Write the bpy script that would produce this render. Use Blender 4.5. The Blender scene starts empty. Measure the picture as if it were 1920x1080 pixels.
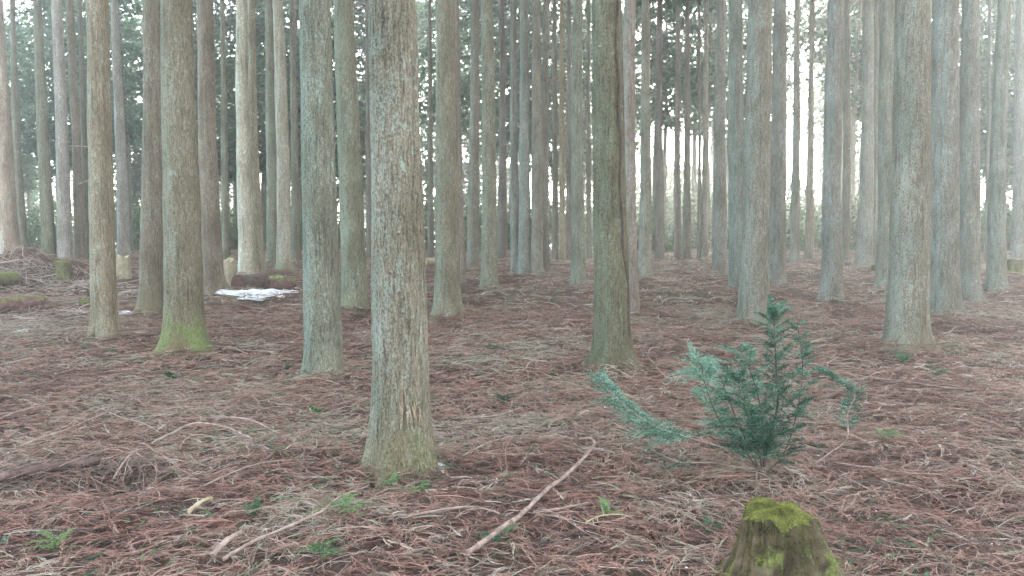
import bpy, math, random
import numpy as np
from mathutils import Vector, noise as mnoise

# ------------------------------------------------------------ camera, sky, sun, exposure
SC = bpy.context.scene
F = 1507.0; CAMZ = 1.5; PITCH = math.atan(110.0 / F)      # photograph pixels: 1920 x 1080
cam_data = bpy.data.cameras.new('camera'); cam = bpy.data.objects.new('camera', cam_data)
SC.collection.objects.link(cam); SC.camera = cam
cam_data.sensor_width = 36.0; cam_data.lens = 36.0 * F / 1920.0; cam_data.clip_start = 0.05; cam_data.clip_end = 3000
cam.location = (0, 0, CAMZ); cam.rotation_euler = (math.pi / 2 - PITCH, 0, 0)

SUN_ELEV = 18.0; SUN_AZ = 15.0          # azimuth measured from +Y towards +X
W = bpy.data.worlds.new('World'); SC.world = W; W.use_nodes = True
nt = W.node_tree; bg = nt.nodes['Background']
sky = nt.nodes.new('ShaderNodeTexSky'); sky.sky_type = 'NISHITA'; sky.sun_disc = False
sky.sun_elevation = math.radians(SUN_ELEV); sky.sun_rotation = math.radians(SUN_AZ)
sky.air_density = 1.0; sky.dust_density = 1.5; sky.ozone_density = 1.0
hsv = nt.nodes.new('ShaderNodeHueSaturation'); hsv.inputs['Saturation'].default_value = .45      # thin white cloud
nt.links.new(sky.outputs[0], hsv.inputs['Color']); nt.links.new(hsv.outputs[0], bg.inputs[0]); bg.inputs[1].default_value = 0.15
sun_data = bpy.data.lights.new('sun', 'SUN'); sun = bpy.data.objects.new('sun', sun_data); SC.collection.objects.link(sun)
sun_data.energy = 2.5; sun_data.angle = math.radians(14); sun_data.color = (1.0, 0.95, 0.88)
_e, _a = math.radians(SUN_ELEV), math.radians(SUN_AZ)
sdir = Vector((math.sin(_a) * math.cos(_e), math.cos(_a) * math.cos(_e), math.sin(_e)))
sun.rotation_euler = sdir.to_track_quat('Z', 'Y').to_euler(); sun.location = sdir * 60
SC.view_settings.view_transform = 'Standard'; SC.view_settings.look = 'None'
SC.view_settings.exposure = 3.28; SC.view_settings.gamma = 1.0
SC.cycles.max_bounces = 6; SC.cycles.diffuse_bounces = 4; SC.cycles.volume_bounces = 1
SC.cycles.transmission_bounces = 4; SC.cycles.sample_clamp_indirect = 6

RNG = np.random.default_rng(11); random.seed(5)

# ------------------------------------------------------------ noise, ground height, pixel <-> world
def _hash(ix, iy, s):
    h = (ix.astype(np.int64) * 374761393 + iy.astype(np.int64) * 668265263 + s * 1442695041) & 0xffffffff
    h = ((h ^ (h >> 13)) * 1274126177) & 0xffffffff
    return ((h ^ (h >> 16)) & 0xffff) / 65535.0
def vnoise(x, y, s=0):
    x = np.asarray(x, float); y = np.asarray(y, float)
    ix = np.floor(x); iy = np.floor(y); fx = x - ix; fy = y - iy
    fx = fx * fx * (3 - 2 * fx); fy = fy * fy * (3 - 2 * fy)
    a = _hash(ix, iy, s); b = _hash(ix + 1, iy, s); c = _hash(ix, iy + 1, s); d = _hash(ix + 1, iy + 1, s)
    return (a + (b - a) * fx) * (1 - fy) + (c + (d - c) * fx) * fy - 0.5
def sstep(a, b, x):
    t = np.clip((np.asarray(x, float) - a) / (b - a), 0, 1); return t * t * (3 - 2 * t)
def profile(Y):
    return 0.6 * sstep(8, 28, Y) - np.clip(np.asarray(Y, float) - 31, 0, 60) * 0.06
BUMPS = []          # (x, y, rx, ry, h)
def ground(x, y):
    x = np.asarray(x, float); y = np.asarray(y, float)
    near = 1 - 0.6 * sstep(60, 200, y)
    z = profile(y) + 0.10 * vnoise(x * 0.45, y * 0.45, 1) * near + 0.07 * vnoise(x * 1.3, y * 1.3, 2) + 0.045 * vnoise(x * 3.7, y * 3.7, 3)
    for (bx, by, rx, ry, h) in BUMPS:
        q = ((x - bx) / rx) ** 2 + ((y - by) / ry) ** 2
        z = z + h * np.exp(-q) * (1 + 0.9 * vnoise(x * 2.1, y * 2.1, 7))
    return z
_cp, _sp = math.cos(PITCH), math.sin(PITCH)
def ray(px, py):
    x = (px - 960) / F; u = (540 - py) / F
    return Vector((x, _cp + u * _sp, -_sp + u * _cp))
def at(px, py, Y):                      # point seen at a pixel, at forward distance Y
    d = ray(px, py); return Vector((0, 0, CAMZ)) + d * (Y / d.y)
def on_ground(px, py, flat=False):
    d = ray(px, py); Y = 1.0; last = None
    while Y < 60:
        p = Vector((0, 0, CAMZ)) + d * (Y / d.y)
        g = float(profile(p.y)) if flat else float(ground(p.x, p.y))
        if p.z <= g: break
        Y += 0.02 + Y * 0.002
    return Vector((p.x, p.y, g))
def px_m(Y): return Y / F               # metres per photograph pixel

# mounds on the left, the hollow's rim at lower left
for (px, py, rx, ry, h) in [(20, 540, 1.5, 1.1, .34), (85, 528, 1.3, 1.0, .26), (190, 536, 1.5, 1.1, .18), (20, 590, 1.2, .7, .2), (-120, 550, 1.6, 1.6, .3)]:
    q = on_ground(px, py, True); BUMPS.append((q.x, q.y, rx, ry, h))
for (px, py, w) in [(755, 893, 101), (608, 716, 65), (1148, 698, 66), (1698, 672, 70), (346, 665, 68), (197, 640, 45), (1413, 612, 52), (839, 600, 46), (1767, 604, 54), (286, 595, 40), (666, 588, 46), (1558, 570, 36), (917, 552, 28), (399, 560, 38)]:
    q = on_ground(px, py, True); BUMPS.append((q.x, q.y, w * q.y / F * .95, w * q.y / F * .95, .06))      # litter drifted against the boles
for (px, py, rx, ry, h) in [(110, 880, .5, .28, .05), (235, 915, .32, .2, -.10), (60, 935, .4, .08, -.06), (1430, 905, .45, .3, .05), (500, 862, .5, .3, .05)]:
    q = on_ground(px, py, True); BUMPS.append((q.x, q.y, rx, ry, h))

# ------------------------------------------------------------ mesh helpers
def mesh_np(name, V, Q, mat=None, tint=None, smooth=False, nsides=4):
    me = bpy.data.meshes.new(name)
    V = np.ascontiguousarray(V, np.float32).reshape(-1, 3); Q = np.ascontiguousarray(Q, np.int32).reshape(-1, nsides)
    me.vertices.add(len(V)); me.vertices.foreach_set('co', V.ravel())
    me.loops.add(Q.size); me.loops.foreach_set('vertex_index', Q.ravel())
    me.polygons.add(len(Q)); me.polygons.foreach_set('loop_start', np.arange(0, Q.size, nsides, dtype=np.int32))
    if smooth: me.polygons.foreach_set('use_smooth', np.ones(len(Q), bool))
    me.update(calc_edges=True)
    if tint is not None:
        a = me.attributes.new('tint', 'FLOAT', 'FACE'); a.data.foreach_set('value', np.ascontiguousarray(tint, np.float32).ravel())
    if mat: me.materials.append(mat)
    return me
class Geo:
    def __init__(s): s.V = []; s.Q = []; s.T = []; s.n = 0
    def add(s, V, Q, T=0.5):
        V = np.asarray(V, float).reshape(-1, 3); Q = np.asarray(Q).reshape(-1, 4)
        s.V.append(V); s.Q.append(Q + s.n); s.n += len(V)
        s.T.append(np.broadcast_to(np.asarray(T, float), (len(Q),)) if np.ndim(T) == 0 else np.asarray(T).ravel())
    def mesh(s, name, mat, smooth=False):
        return mesh_np(name, np.concatenate(s.V), np.concatenate(s.Q), mat, np.concatenate(s.T), smooth)
def strips(P, Wd, side):
    """P (n,k,3) centre lines, Wd (n,k) half widths, side (n,3)"""
    n, k = P.shape[:2]; s = side[:, None, :] * Wd[:, :, None]
    V = np.stack([P - s, P + s], 2).reshape(-1, 3)
    b = (np.arange(n) * k * 2)[:, None] + (np.arange(k - 1) * 2)[None, :]
    Q = np.stack([b, b + 1, b + 3, b + 2], -1).reshape(-1, 4)
    return V, Q
def tubes(P, R, m=5):
    n, k = P.shape[:2]
    T = np.gradient(P, axis=1); T /= np.linalg.norm(T, axis=2, keepdims=True) + 1e-9
    ref = np.where(np.abs(T[:, :1, 2:3]) > .8, np.array([1., 0, 0]), np.array([0, 0, 1.])); ref = np.broadcast_to(ref, P.shape)
    A = np.cross(T, ref); A /= np.linalg.norm(A, axis=2, keepdims=True) + 1e-9; B = np.cross(T, A)
    th = np.arange(m) * 2 * np.pi / m
    V = P[:, :, None] + R[:, :, None, None] * (np.cos(th)[:, None] * A[:, :, None] + np.sin(th)[:, None] * B[:, :, None])
    idx = np.arange(n * k * m).reshape(n, k, m)
    Q = np.stack([idx[:, :-1], np.roll(idx[:, :-1], -1, 2), np.roll(idx[:, 1:], -1, 2), idx[:, 1:]], -1).reshape(-1, 4)
    return V.reshape(-1, 3), Q
def link(name, me, parent=None, loc=None, label=None, cat=None, group=None, kind=None):
    o = bpy.data.objects.new(name, me); SC.collection.objects.link(o)
    if parent: o.parent = parent
    if loc is not None: o.location = loc
    if label: o['label'] = label
    if cat: o['category'] = cat
    if group: o['group'] = group
    if kind: o['kind'] = kind
    return o
def thing(name, label, cat, loc, group=None):
    return link(name, None, None, loc, label, cat, group)

# ------------------------------------------------------------ materials
def mat_new(name):
    m = bpy.data.materials.new(name); m.use_nodes = True
    return m, m.node_tree, m.node_tree.nodes['Principled BSDF']
def nn(nt, t, **kw):
    n = nt.nodes.new(t)
    for k, v in kw.items():
        if k in n.inputs: n.inputs[k].default_value = v
        else: setattr(n, k, v)
    return n
def ramp(nt, stops, interp='LINEAR'):
    r = nt.nodes.new('ShaderNodeValToRGB'); r.color_ramp.interpolation = interp
    e = r.color_ramp.elements
    while len(e) < len(stops): e.new(0.5)
    for el, (p, c) in zip(e, stops):
        el.position = p; el.color = (*c, 1) if not np.isscalar(c) else (c, c, c, 1)
    return r
def mixc(nt, fac, a, b, blend='MIX'):
    m = nt.nodes.new('ShaderNodeMix'); m.data_type = 'RGBA'; m.blend_type = blend
    for sock, v in ((m.inputs[0], fac), (m.inputs[6], a), (m.inputs[7], b)):
        if hasattr(v, 'links'): nt.links.new(v, sock)
        elif np.isscalar(v): sock.default_value = v if sock.type == 'VALUE' else (v, v, v, 1)
        else: sock.default_value = (*v, 1)
    return m.outputs[2]
def math_n(nt, op, a, b=None, c=None):
    m = nt.nodes.new('ShaderNodeMath'); m.operation = op
    for i, v in enumerate((a, b, c)):
        if v is None: continue
        if hasattr(v, 'links'): nt.links.new(v, m.inputs[i])
        else: m.inputs[i].default_value = v
    return m.outputs[0]
def coord(nt, scale=(1, 1, 1), out='Object'):
    tc = nt.nodes.new('ShaderNodeTexCoord'); mp = nt.nodes.new('ShaderNodeMapping'); mp.inputs['Scale'].default_value = scale
    nt.links.new(tc.outputs[out], mp.inputs[0]); return mp.outputs[0]
def noise_n(nt, vec, scale, detail=3, rough=.55, dist=0):
    n = nt.nodes.new('ShaderNodeTexNoise'); n.inputs['Scale'].default_value = scale; n.inputs['Detail'].default_value = detail
    n.inputs['Roughness'].default_value = rough; n.inputs['Distortion'].default_value = dist
    nt.links.new(vec, n.inputs['Vector']); return n.outputs[0]

def bark_material(name='bark', near=False):
    m, nt, b = mat_new(name); L = nt.links
    oi = nt.nodes.new('ShaderNodeObjectInfo')
    add = nn(nt, 'ShaderNodeVectorMath', operation='ADD'); sc = nn(nt, 'ShaderNodeVectorMath', operation='SCALE'); sc.inputs[0].default_value = (17, 31, 11)
    L.new(oi.outputs['Random'], sc.inputs['Scale'])
    tc = nt.nodes.new('ShaderNodeTexCoord'); L.new(tc.outputs['Object'], add.inputs[0]); L.new(sc.outputs[0], add.inputs[1])
    def mp(s):
        q = nn(nt, 'ShaderNodeMapping'); q.inputs['Scale'].default_value = s; L.new(add.outputs[0], q.inputs[0]); return q.outputs[0]
    fib = noise_n(nt, mp((1, 1, .13)), 85, 4, .65, .3)           # long vertical fibres
    flake = noise_n(nt, mp((1, 1, .55)), 105, 4, .72, .5)          # flaking scales
    big = noise_n(nt, mp((1, 1, .5)), 3.0, 3, .6)
    mid = noise_n(nt, mp((1, 1, .35)), 12, 3, .6)
    c1 = ramp(nt, [(.28, (.085, .07, .055)), (.45, (.185, .155, .125)), (.6, (.27, .235, .19)), (.75, (.35, .31, .26))]); L.new(fib, c1.inputs[0])
    c2 = ramp(nt, [(.36, (.45, .43, .40)), (.5, (.95, .95, .95)), (.66, (1.3, 1.3, 1.26))]); L.new(flake, c2.inputs[0])
    col = mixc(nt, .85, c1.outputs[0], c2.outputs[0], 'MULTIPLY')
    c3 = ramp(nt, [(.3, (.72, .68, .62)), (.7, (1.15, 1.12, 1.08))]); L.new(big, c3.inputs[0])
    col = mixc(nt, 1.0, col, c3.outputs[0], 'MULTIPLY')
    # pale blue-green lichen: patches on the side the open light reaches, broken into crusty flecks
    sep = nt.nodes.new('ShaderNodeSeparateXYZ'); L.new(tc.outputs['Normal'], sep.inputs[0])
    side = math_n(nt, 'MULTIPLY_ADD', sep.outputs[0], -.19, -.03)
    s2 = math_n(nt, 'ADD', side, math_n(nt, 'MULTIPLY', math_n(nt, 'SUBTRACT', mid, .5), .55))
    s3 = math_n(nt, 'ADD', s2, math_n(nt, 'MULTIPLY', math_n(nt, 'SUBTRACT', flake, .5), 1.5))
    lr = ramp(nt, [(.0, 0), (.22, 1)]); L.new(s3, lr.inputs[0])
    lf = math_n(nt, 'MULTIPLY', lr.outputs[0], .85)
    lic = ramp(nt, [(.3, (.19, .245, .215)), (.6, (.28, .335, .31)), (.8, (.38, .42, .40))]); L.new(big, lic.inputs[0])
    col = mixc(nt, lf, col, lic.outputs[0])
    blotch = noise_n(nt, mp((1, 1, .6)), 26, 5, .75, .4)          # pale crust lichen blotches all round
    br = ramp(nt, [(.56, 0), (.64, .8)]); L.new(blotch, br.inputs[0])
    b2 = ramp(nt, [(.42, .15), (.58, 1)]); L.new(big, b2.inputs[0])
    col = mixc(nt, math_n(nt, 'MULTIPLY', br.outputs[0], b2.outputs[0]), col, (.34, .40, .36))
    crack = noise_n(nt, mp((1, 1, .06)), 30, 3, .6, .5)            # darker long furrows
    cr = ramp(nt, [(.36, .68), (.46, 1.0)]); L.new(crack, cr.inputs[0]); col = mixc(nt, 1.0, col, cr.outputs[0], 'MULTIPLY')
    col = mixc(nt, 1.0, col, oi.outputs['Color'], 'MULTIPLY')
    # moss and algae film near the ground; amount from the object's alpha
    so = nt.nodes.new('ShaderNodeSeparateXYZ'); L.new(tc.outputs['Object'], so.inputs[0])
    hz = math_n(nt, 'SUBTRACT', math_n(nt, 'MULTIPLY', oi.outputs['Alpha'], .62), so.outputs[2])
    hz = math_n(nt, 'ADD', hz, math_n(nt, 'MULTIPLY', math_n(nt, 'SUBTRACT', mid, .5), 1.0))
    mr = ramp(nt, [(.0, 0), (.34, .8)]); L.new(hz, mr.inputs[0])
    mcol0 = ramp(nt, [(.35, (.09, .075, .04)), (.52, (.19, .16, .08)), (.7, (.27, .23, .12))]); L.new(flake, mcol0.inputs[0])
    mcol1 = ramp(nt, [(.35, (.06, .09, .025)), (.52, (.14, .20, .05)), (.7, (.26, .34, .08))]); L.new(flake, mcol1.inputs[0])
    gsel = math_n(nt, 'ADD', math_n(nt, 'MULTIPLY_ADD', oi.outputs['Alpha'], 1.6, -1.35), math_n(nt, 'MULTIPLY', math_n(nt, 'SUBTRACT', big, .45), 2.5))
    gr_ = ramp(nt, [(0, 0), (.3, 1)]); L.new(gsel, gr_.inputs[0]); mcol_ = mixc(nt, gr_.outputs[0], mcol0.outputs[0], mcol1.outputs[0])
    mf = math_n(nt, 'MULTIPLY', mr.outputs[0], math_n(nt, 'MULTIPLY_ADD', oi.outputs['Alpha'], .75, .1))
    col = mixc(nt, mf, col, mcol_)
    L.new(col, b.inputs['Base Color']); b.inputs['Roughness'].default_value = .93
    b.inputs['Specular IOR Level'].default_value = .15
    h = math_n(nt, 'ADD', math_n(nt, 'MULTIPLY', fib, .8), math_n(nt, 'MULTIPLY', flake, .7))
    bu = nn(nt, 'ShaderNodeBump', Strength=.8, Distance=.02); L.new(h, bu.inputs['Height']); L.new(bu.outputs[0], b.inputs['Normal'])
    return m
def leaf_material(name, stops, trans=.3, var=1.0):
    m, nt, b = mat_new(name); L = nt.links
    at_ = nn(nt, 'ShaderNodeAttribute', attribute_name='tint')
    r = ramp(nt, stops); L.new(at_.outputs['Fac'], r.inputs[0])
    oi = nt.nodes.new('ShaderNodeObjectInfo')
    hs = nn(nt, 'ShaderNodeHueSaturation'); L.new(r.outputs[0], hs.inputs['Color'])
    L.new(math_n(nt, 'MULTIPLY_ADD', oi.outputs['Random'], .35 * var, 1 - .17 * var), hs.inputs['Value'])
    L.new(hs.outputs[0], b.inputs['Base Color']); b.inputs['Roughness'].default_value = .6; b.inputs['Specular IOR Level'].default_value = .25
    if trans > 0:
        t = nt.nodes.new('ShaderNodeBsdfTranslucent'); L.new(hs.outputs[0], t.inputs[0])
        mx = nt.nodes.new('ShaderNodeMixShader'); mx.inputs[0].default_value = trans
        out = nt.nodes['Material Output']; L.new(b.outputs[0], mx.inputs[1]); L.new(t.outputs[0], mx.inputs[2]); L.new(mx.outputs[0], out.inputs[0])
    return m
def wood_material(name, stops, moss=0.0):
    m, nt, b = mat_new(name); L = nt.links
    v = coord(nt); n1 = noise_n(nt, v, 14, 4, .65, .5); r = ramp(nt, stops); L.new(n1, r.inputs[0]); col = r.outputs[0]
    n2 = noise_n(nt, v, 45, 4, .7)
    if moss > 0:
        n3 = noise_n(nt, v, 9, 4, .6); g = nt.nodes.new('ShaderNodeNewGeometry'); sp = nt.nodes.new('ShaderNodeSeparateXYZ'); L.new(g.outputs['Normal'], sp.inputs[0])
        f = math_n(nt, 'ADD', math_n(nt, 'MULTIPLY', math_n(nt, 'SUBTRACT', n3, .5), 2.2), math_n(nt, 'MULTIPLY_ADD', sp.outputs[2], .6, moss - .5))
        fr = ramp(nt, [(.1, 0), (.35, 1)]); L.new(f, fr.inputs[0])
        mc = ramp(nt, [(.3, (.05, .06, .02)), (.5, (.12, .135, .04)), (.7, (.22, .24, .07))]); L.new(n2, mc.inputs[0])
        col = mixc(nt, fr.outputs[0], col, mc.outputs[0])
    L.new(col, b.inputs['Base Color']); b.inputs['Roughness'].default_value = .9; b.inputs['Specular IOR Level'].default_value = .2
    bu = nn(nt, 'ShaderNodeBump', Strength=.7, Distance=.015); L.new(n2, bu.inputs['Height']); L.new(bu.outputs[0], b.inputs['Normal'])
    return m

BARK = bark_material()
STUMPW = None
LITTER = leaf_material('dead_needles', [(0, (.09, .066, .055)), (.15, (.20, .125, .095)), (.32, (.37, .175, .13)), (.46, (.41, .25, .19)), (.58, (.40, .30, .235)), (.68, (.24, .235, .145)), (.8, (.40, .34, .26)), (1, (.58, .50, .41))], .12)
TWIG = leaf_material('bare_twig', [(0, (.10, .075, .06)), (.5, (.28, .21, .17)), (1, (.52, .43, .35))], 0, 0)
GREEN = leaf_material('fresh_needles', [(0, (.03, .07, .04)), (.4, (.06, .13, .07)), (.75, (.11, .22, .09)), (1, (.22, .31, .12))], .3, .5)
YOUNG = leaf_material('young_needles', [(0, (.02, .05, .033)), (.35, (.045, .115, .075)), (.7, (.14, .28, .19)), (1, (.34, .49, .37))], .3, .1)
CROWN = leaf_material('conifer_needles', [(0, (.02, .055, .036)), (.45, (.045, .115, .068)), (.8, (.08, .175, .09)), (1, (.14, .25, .11))], .42)
SHRUB = leaf_material('shrub_leaves', [(0, (.03, .07, .03)), (.5, (.06, .13, .05)), (1, (.14, .22, .09))], .35)
STICK = wood_material('stick_bark', [(.3, (.15, .105, .085)), (.5, (.29, .21, .17)), (.7, (.44, .34, .28))])
PALE = wood_material('pale_wood', [(.3, (.26, .21, .13)), (.5, (.38, .32, .20)), (.7, (.48, .42, .29))])
ROT = wood_material('rotten_wood', [(.3, (.05, .035, .03)), (.5, (.12, .08, .07)), (.7, (.22, .15, .12))])
REDROT = wood_material('red_rotten_wood', [(.3, (.04, .025, .022)), (.5, (.11, .06, .05)), (.7, (.20, .12, .10))], .25)
MOSSY = wood_material('mossy_wood', [(.3, (.05, .04, .028)), (.5, (.11, .085, .06)), (.7, (.19, .15, .11))], .62)
CUTOLD = wood_material('weathered_cut', [(.3, (.20, .17, .11)), (.5, (.30, .26, .17)), (.7, (.40, .35, .25))], .30)
STUMPW = wood_material('stump_wood', [(.3, (.035, .028, .018)), (.5, (.09, .07, .042)), (.7, (.17, .13, .085))], .40)
MOSS = leaf_material('moss', [(0, (.05, .052, .02)), (.5, (.15, .155, .045)), (1, (.34, .34, .09))], .3, 0)
def soil_material():
    m, nt, b = mat_new('forest_soil'); L = nt.links; v = coord(nt)
    n1 = noise_n(nt, v, 1.2, 4, .6); n2 = noise_n(nt, v, 22, 5, .7, .8); n3 = noise_n(nt, v, 4.5, 3, .6)
    c = ramp(nt, [(.3, (.035, .028, .025)), (.45, (.08, .055, .047)), (.6, (.14, .09, .075)), (.75, (.22, .16, .135))]); L.new(n2, c.inputs[0])
    c2 = ramp(nt, [(.35, (.8, .72, .70)), (.65, (1.1, 1.08, 1.0))]); L.new(n1, c2.inputs[0]); col = mixc(nt, 1.0, c.outputs[0], c2.outputs[0], 'MULTIPLY')
    gr = ramp(nt, [(.60, 0), (.70, .6)]); L.new(n3, gr.inputs[0]); col = mixc(nt, gr.outputs[0], col, (.07, .10, .05))
    sp = nt.nodes.new('ShaderNodeSeparateXYZ'); L.new(v, sp.inputs[0])                       # open snowy meadow beyond the wood
    f = math_n(nt, 'ADD', math_n(nt, 'MULTIPLY', math_n(nt, 'SUBTRACT', sp.outputs[1], 62), .05), math_n(nt, 'MULTIPLY', math_n(nt, 'SUBTRACT', n1, .5), 3))
    fr = ramp(nt, [(0, 0), (.8, 1)]); L.new(f, fr.inputs[0]); col = mixc(nt, fr.outputs[0], col, (.55, .56, .50))
    L.new(col, b.inputs['Base Color']); b.inputs['Roughness'].default_value = .95; b.inputs['Specular IOR Level'].default_value = .1
    bu = nn(nt, 'ShaderNodeBump', Strength=.8, Distance=.03); L.new(n2, bu.inputs['Height']); L.new(bu.outputs[0], b.inputs['Normal'])
    return m
def snow_material():
    m, nt, b = mat_new('old_snow'); v = coord(nt); n = noise_n(nt, v, 30, 4, .7)
    r = ramp(nt, [(.3, (.60, .61, .62)), (.52, (.82, .84, .86))]); nt.links.new(n, r.inputs[0]); nt.links.new(r.outputs[0], b.inputs['Base Color'])
    b.inputs['Roughness'].default_value = .5; b.inputs['Subsurface Weight'].default_value = .1
    bu = nn(nt, 'ShaderNodeBump', Strength=.5, Distance=.02); nt.links.new(n, bu.inputs['Height']); nt.links.new(bu.outputs[0], b.inputs['Normal'])
    return m
VINE = wood_material('vine_bark', [(.3, (.03, .022, .018)), (.5, (.07, .05, .04)), (.7, (.12, .09, .07))])
SOIL = soil_material(); SNOW = snow_material()

# ------------------------------------------------------------ the ground sheet
xs = np.concatenate([[-550, -350, -200, -120, -80, -60, -45, -36], np.arange(-30, -13, .5), np.arange(-13, -7, .16), np.arange(-7, 7, .05), np.arange(7, 13, .16), np.arange(13, 30, .5), [30, 36, 45, 60, 80, 120, 200, 350, 550]])
ys = np.concatenate([[-150, -80, -40, -20, -10, -5, -2, 0, 1, 2, 2.5], np.arange(2.8, 9, .05), np.arange(9, 16, .09), np.arange(16, 34, .2), np.arange(34, 70, 1.0), [72, 76, 82, 90, 110, 150, 220, 350, 550]])
GX, GY = np.meshgrid(xs, ys); GZ = ground(GX, GY)
ny, nx = GX.shape; idx = np.arange(nx * ny).reshape(ny, nx)
Q = np.stack([idx[:-1, :-1], idx[:-1, 1:], idx[1:, 1:], idx[1:, :-1]], -1).reshape(-1, 4)
link('ground', mesh_np('ground', np.stack([GX, GY, GZ], -1), Q, SOIL, smooth=True), kind='structure')

# ------------------------------------------------------------ litter: dead fronds, bare twigs, flecks
def scatter(n, y0, y1, spread=.70, pad=.6):
    u = RNG.random(n); Y = np.sqrt(y0 * y0 + u * (y1 * y1 - y0 * y0)); X = (RNG.random(n) * 2 - 1) * (Y * spread + pad)
    return X, Y
def fronds(geo, X, Y, Lg, wd, tint, m=12, k=3, lift=.035, flat=.35, tv=.12, top=None):
    """pinnate sprays lying on the ground: a curved stem with side shoots"""
    n = len(X); a = RNG.random(n) * 2 * np.pi; cur = RNG.normal(0, .7, n); ks = 5
    t = np.linspace(0, 1, ks)[None, :]; ang = a[:, None] + cur[:, None] * t
    step = (Lg / (ks - 1))[:, None]
    px = X[:, None] + np.cumsum(np.cos(ang) * step, 1) - np.cos(ang[:, :1]) * step; py = Y[:, None] + np.cumsum(np.sin(ang) * step, 1) - np.sin(ang[:, :1]) * step
    base = (RNG.random(n) ** 1.6 * lift)[:, None] + .004; arch = (RNG.random(n) * .03 * (Lg / .25))[:, None] * np.sin(np.pi * t)
    tilt = RNG.normal(0, .10, n)[:, None] * (t - .5) * Lg[:, None]
    pz = ground(px, py) + base + arch + np.abs(tilt)
    P = np.stack([px, py, pz], -1)
    side = np.stack([-np.sin(a), np.cos(a), RNG.normal(0, flat, n)], -1); side /= np.linalg.norm(side, axis=1, keepdims=True)
    V, Qd = strips(P, np.broadcast_to((wd * .9)[:, None] * (1 - .6 * t), (n, ks)), side)
    geo.add(V, Qd, np.repeat(np.clip(tint + .12, 0, 1), ks - 1))
    tj = np.linspace(.08, 1.0, m)[None, :] + RNG.normal(0, .02, (n, m)); tj = np.clip(tj, 0, 1)
    fi = tj * (ks - 1); i0 = np.minimum(fi.astype(int), ks - 2); fr = (fi - i0)[..., None]
    r = np.arange(n)[:, None]; B = P[r, i0] * (1 - fr) + P[r, i0 + 1] * fr
    sg = np.where(np.arange(m) % 2 == 0, 1, -1)[None, :]
    an = ang[r, i0] + sg * (RNG.normal(.75, .16, (n, m)) * (1 - tj * .55)) ; l = Lg[:, None] * .42 * (1.05 - tj * .72) * RNG.uniform(.6, 1.15, (n, m))
    tt = np.linspace(0, 1, k)[None, None, :]; bend = -sg[..., None] * .55 * tt
    aa = an[..., None] + bend
    qx = B[..., 0:1] + np.cos(aa) * l[..., None] * tt; qy = B[..., 1:2] + np.sin(aa) * l[..., None] * tt
    up = RNG.normal(.02, .16, (n, m))[..., None] * l[..., None] * tt
    qz = np.maximum(B[..., 2:3] + up - l[..., None] * .12 * tt ** 2, ground(qx, qy) + .002)
    PP = np.stack([qx, qy, qz], -1).reshape(n * m, k, 3)
    sd = np.stack([-np.sin(an), np.cos(an), RNG.normal(0, flat, (n, m))], -1).reshape(-1, 3); sd /= np.linalg.norm(sd, axis=1, keepdims=True)
    w = np.repeat(wd, m)[:, None] * (1 - .65 * np.linspace(0, 1, k))[None, :]
    V, Qd = strips(PP, w, sd)
    T = np.clip(np.repeat(tint, m) + RNG.normal(0, tv, n * m), 0, 1); geo.add(V, Qd, np.repeat(T, k - 1))
def litter_tint(X, Y):
    t = .40 + .55 * vnoise(X * .9, Y * .9, 21) + .55 * vnoise(X * 2.7, Y * 2.7, 22) + RNG.normal(0, .17, len(X))
    return np.clip(np.where(RNG.random(len(X)) < .06, RNG.uniform(.8, 1, len(X)), np.minimum(t, .74)), 0, 1)
g = Geo()
X, Y = scatter(19000, 2.9, 7.5); fronds(g, X, Y, RNG.uniform(.10, .28, len(X)), RNG.uniform(.0012, .0027, len(X)), litter_tint(X, Y), m=14, lift=.075, flat=.7)
X, Y = scatter(21000, 7.5, 14); fronds(g, X, Y, RNG.uniform(.14, .36, len(X)), RNG.uniform(.0024, .0050, len(X)), litter_tint(X, Y), m=9, k=3, lift=.08, flat=.7)
X, Y = scatter(20000, 14, 33); fronds(g, X, Y, RNG.uniform(.2, .5, len(X)), RNG.uniform(.006, .011, len(X)), litter_tint(X, Y), m=6, k=2, lift=.10, flat=.7)
X, Y = scatter(700, 2.9, 10); fronds(g, X, Y, RNG.uniform(.26, .46, len(X)), RNG.uniform(.0018, .0028, len(X)), np.clip(RNG.normal(.36, .1, len(X)), 0, 1), m=24, k=4, lift=.09, flat=.5, tv=.07)
link('needle_litter', g.mesh('needle_litter', LITTER), kind='stuff', label='reddish brown dead conifer sprays covering the forest floor', cat='litter')

def twigs(geo, X, Y, Lg, r, tint, k=6, m=4, lift=.05):
    n = len(X); a = RNG.random(n) * 2 * np.pi; cur = RNG.normal(0, .8, n); t = np.linspace(0, 1, k)[None, :]
    ang = a[:, None] + cur[:, None] * t + RNG.normal(0, .08, (n, k)); st = (Lg / (k - 1))[:, None]
    px = X[:, None] + np.cumsum(np.cos(ang) * st, 1); py = Y[:, None] + np.cumsum(np.sin(ang) * st, 1)
    pz = ground(px, py) + (RNG.random(n) * lift)[:, None] + .012 + (RNG.random(n) ** 2 * .10 * Lg)[:, None] * np.sin(np.pi * t) + (np.abs(RNG.normal(0, .06, n)) * Lg)[:, None] * t
    V, Qd = tubes(np.stack([px, py, pz], -1), r[:, None] * (1 - .65 * t) * np.ones((n, k)), m)
    geo.add(V, Qd, np.repeat(tint, (k - 1) * m))
g = Geo()
X, Y = scatter(1300, 2.9, 8); twigs(g, X, Y, RNG.uniform(.04, .22, len(X)), RNG.uniform(.0012, .0030, len(X)), RNG.random(len(X)))
X, Y = scatter(70, 2.9, 9); twigs(g, X, Y, RNG.uniform(.3, .8, len(X)), RNG.uniform(.002, .004, len(X)), RNG.random(len(X)), k=9)
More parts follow.
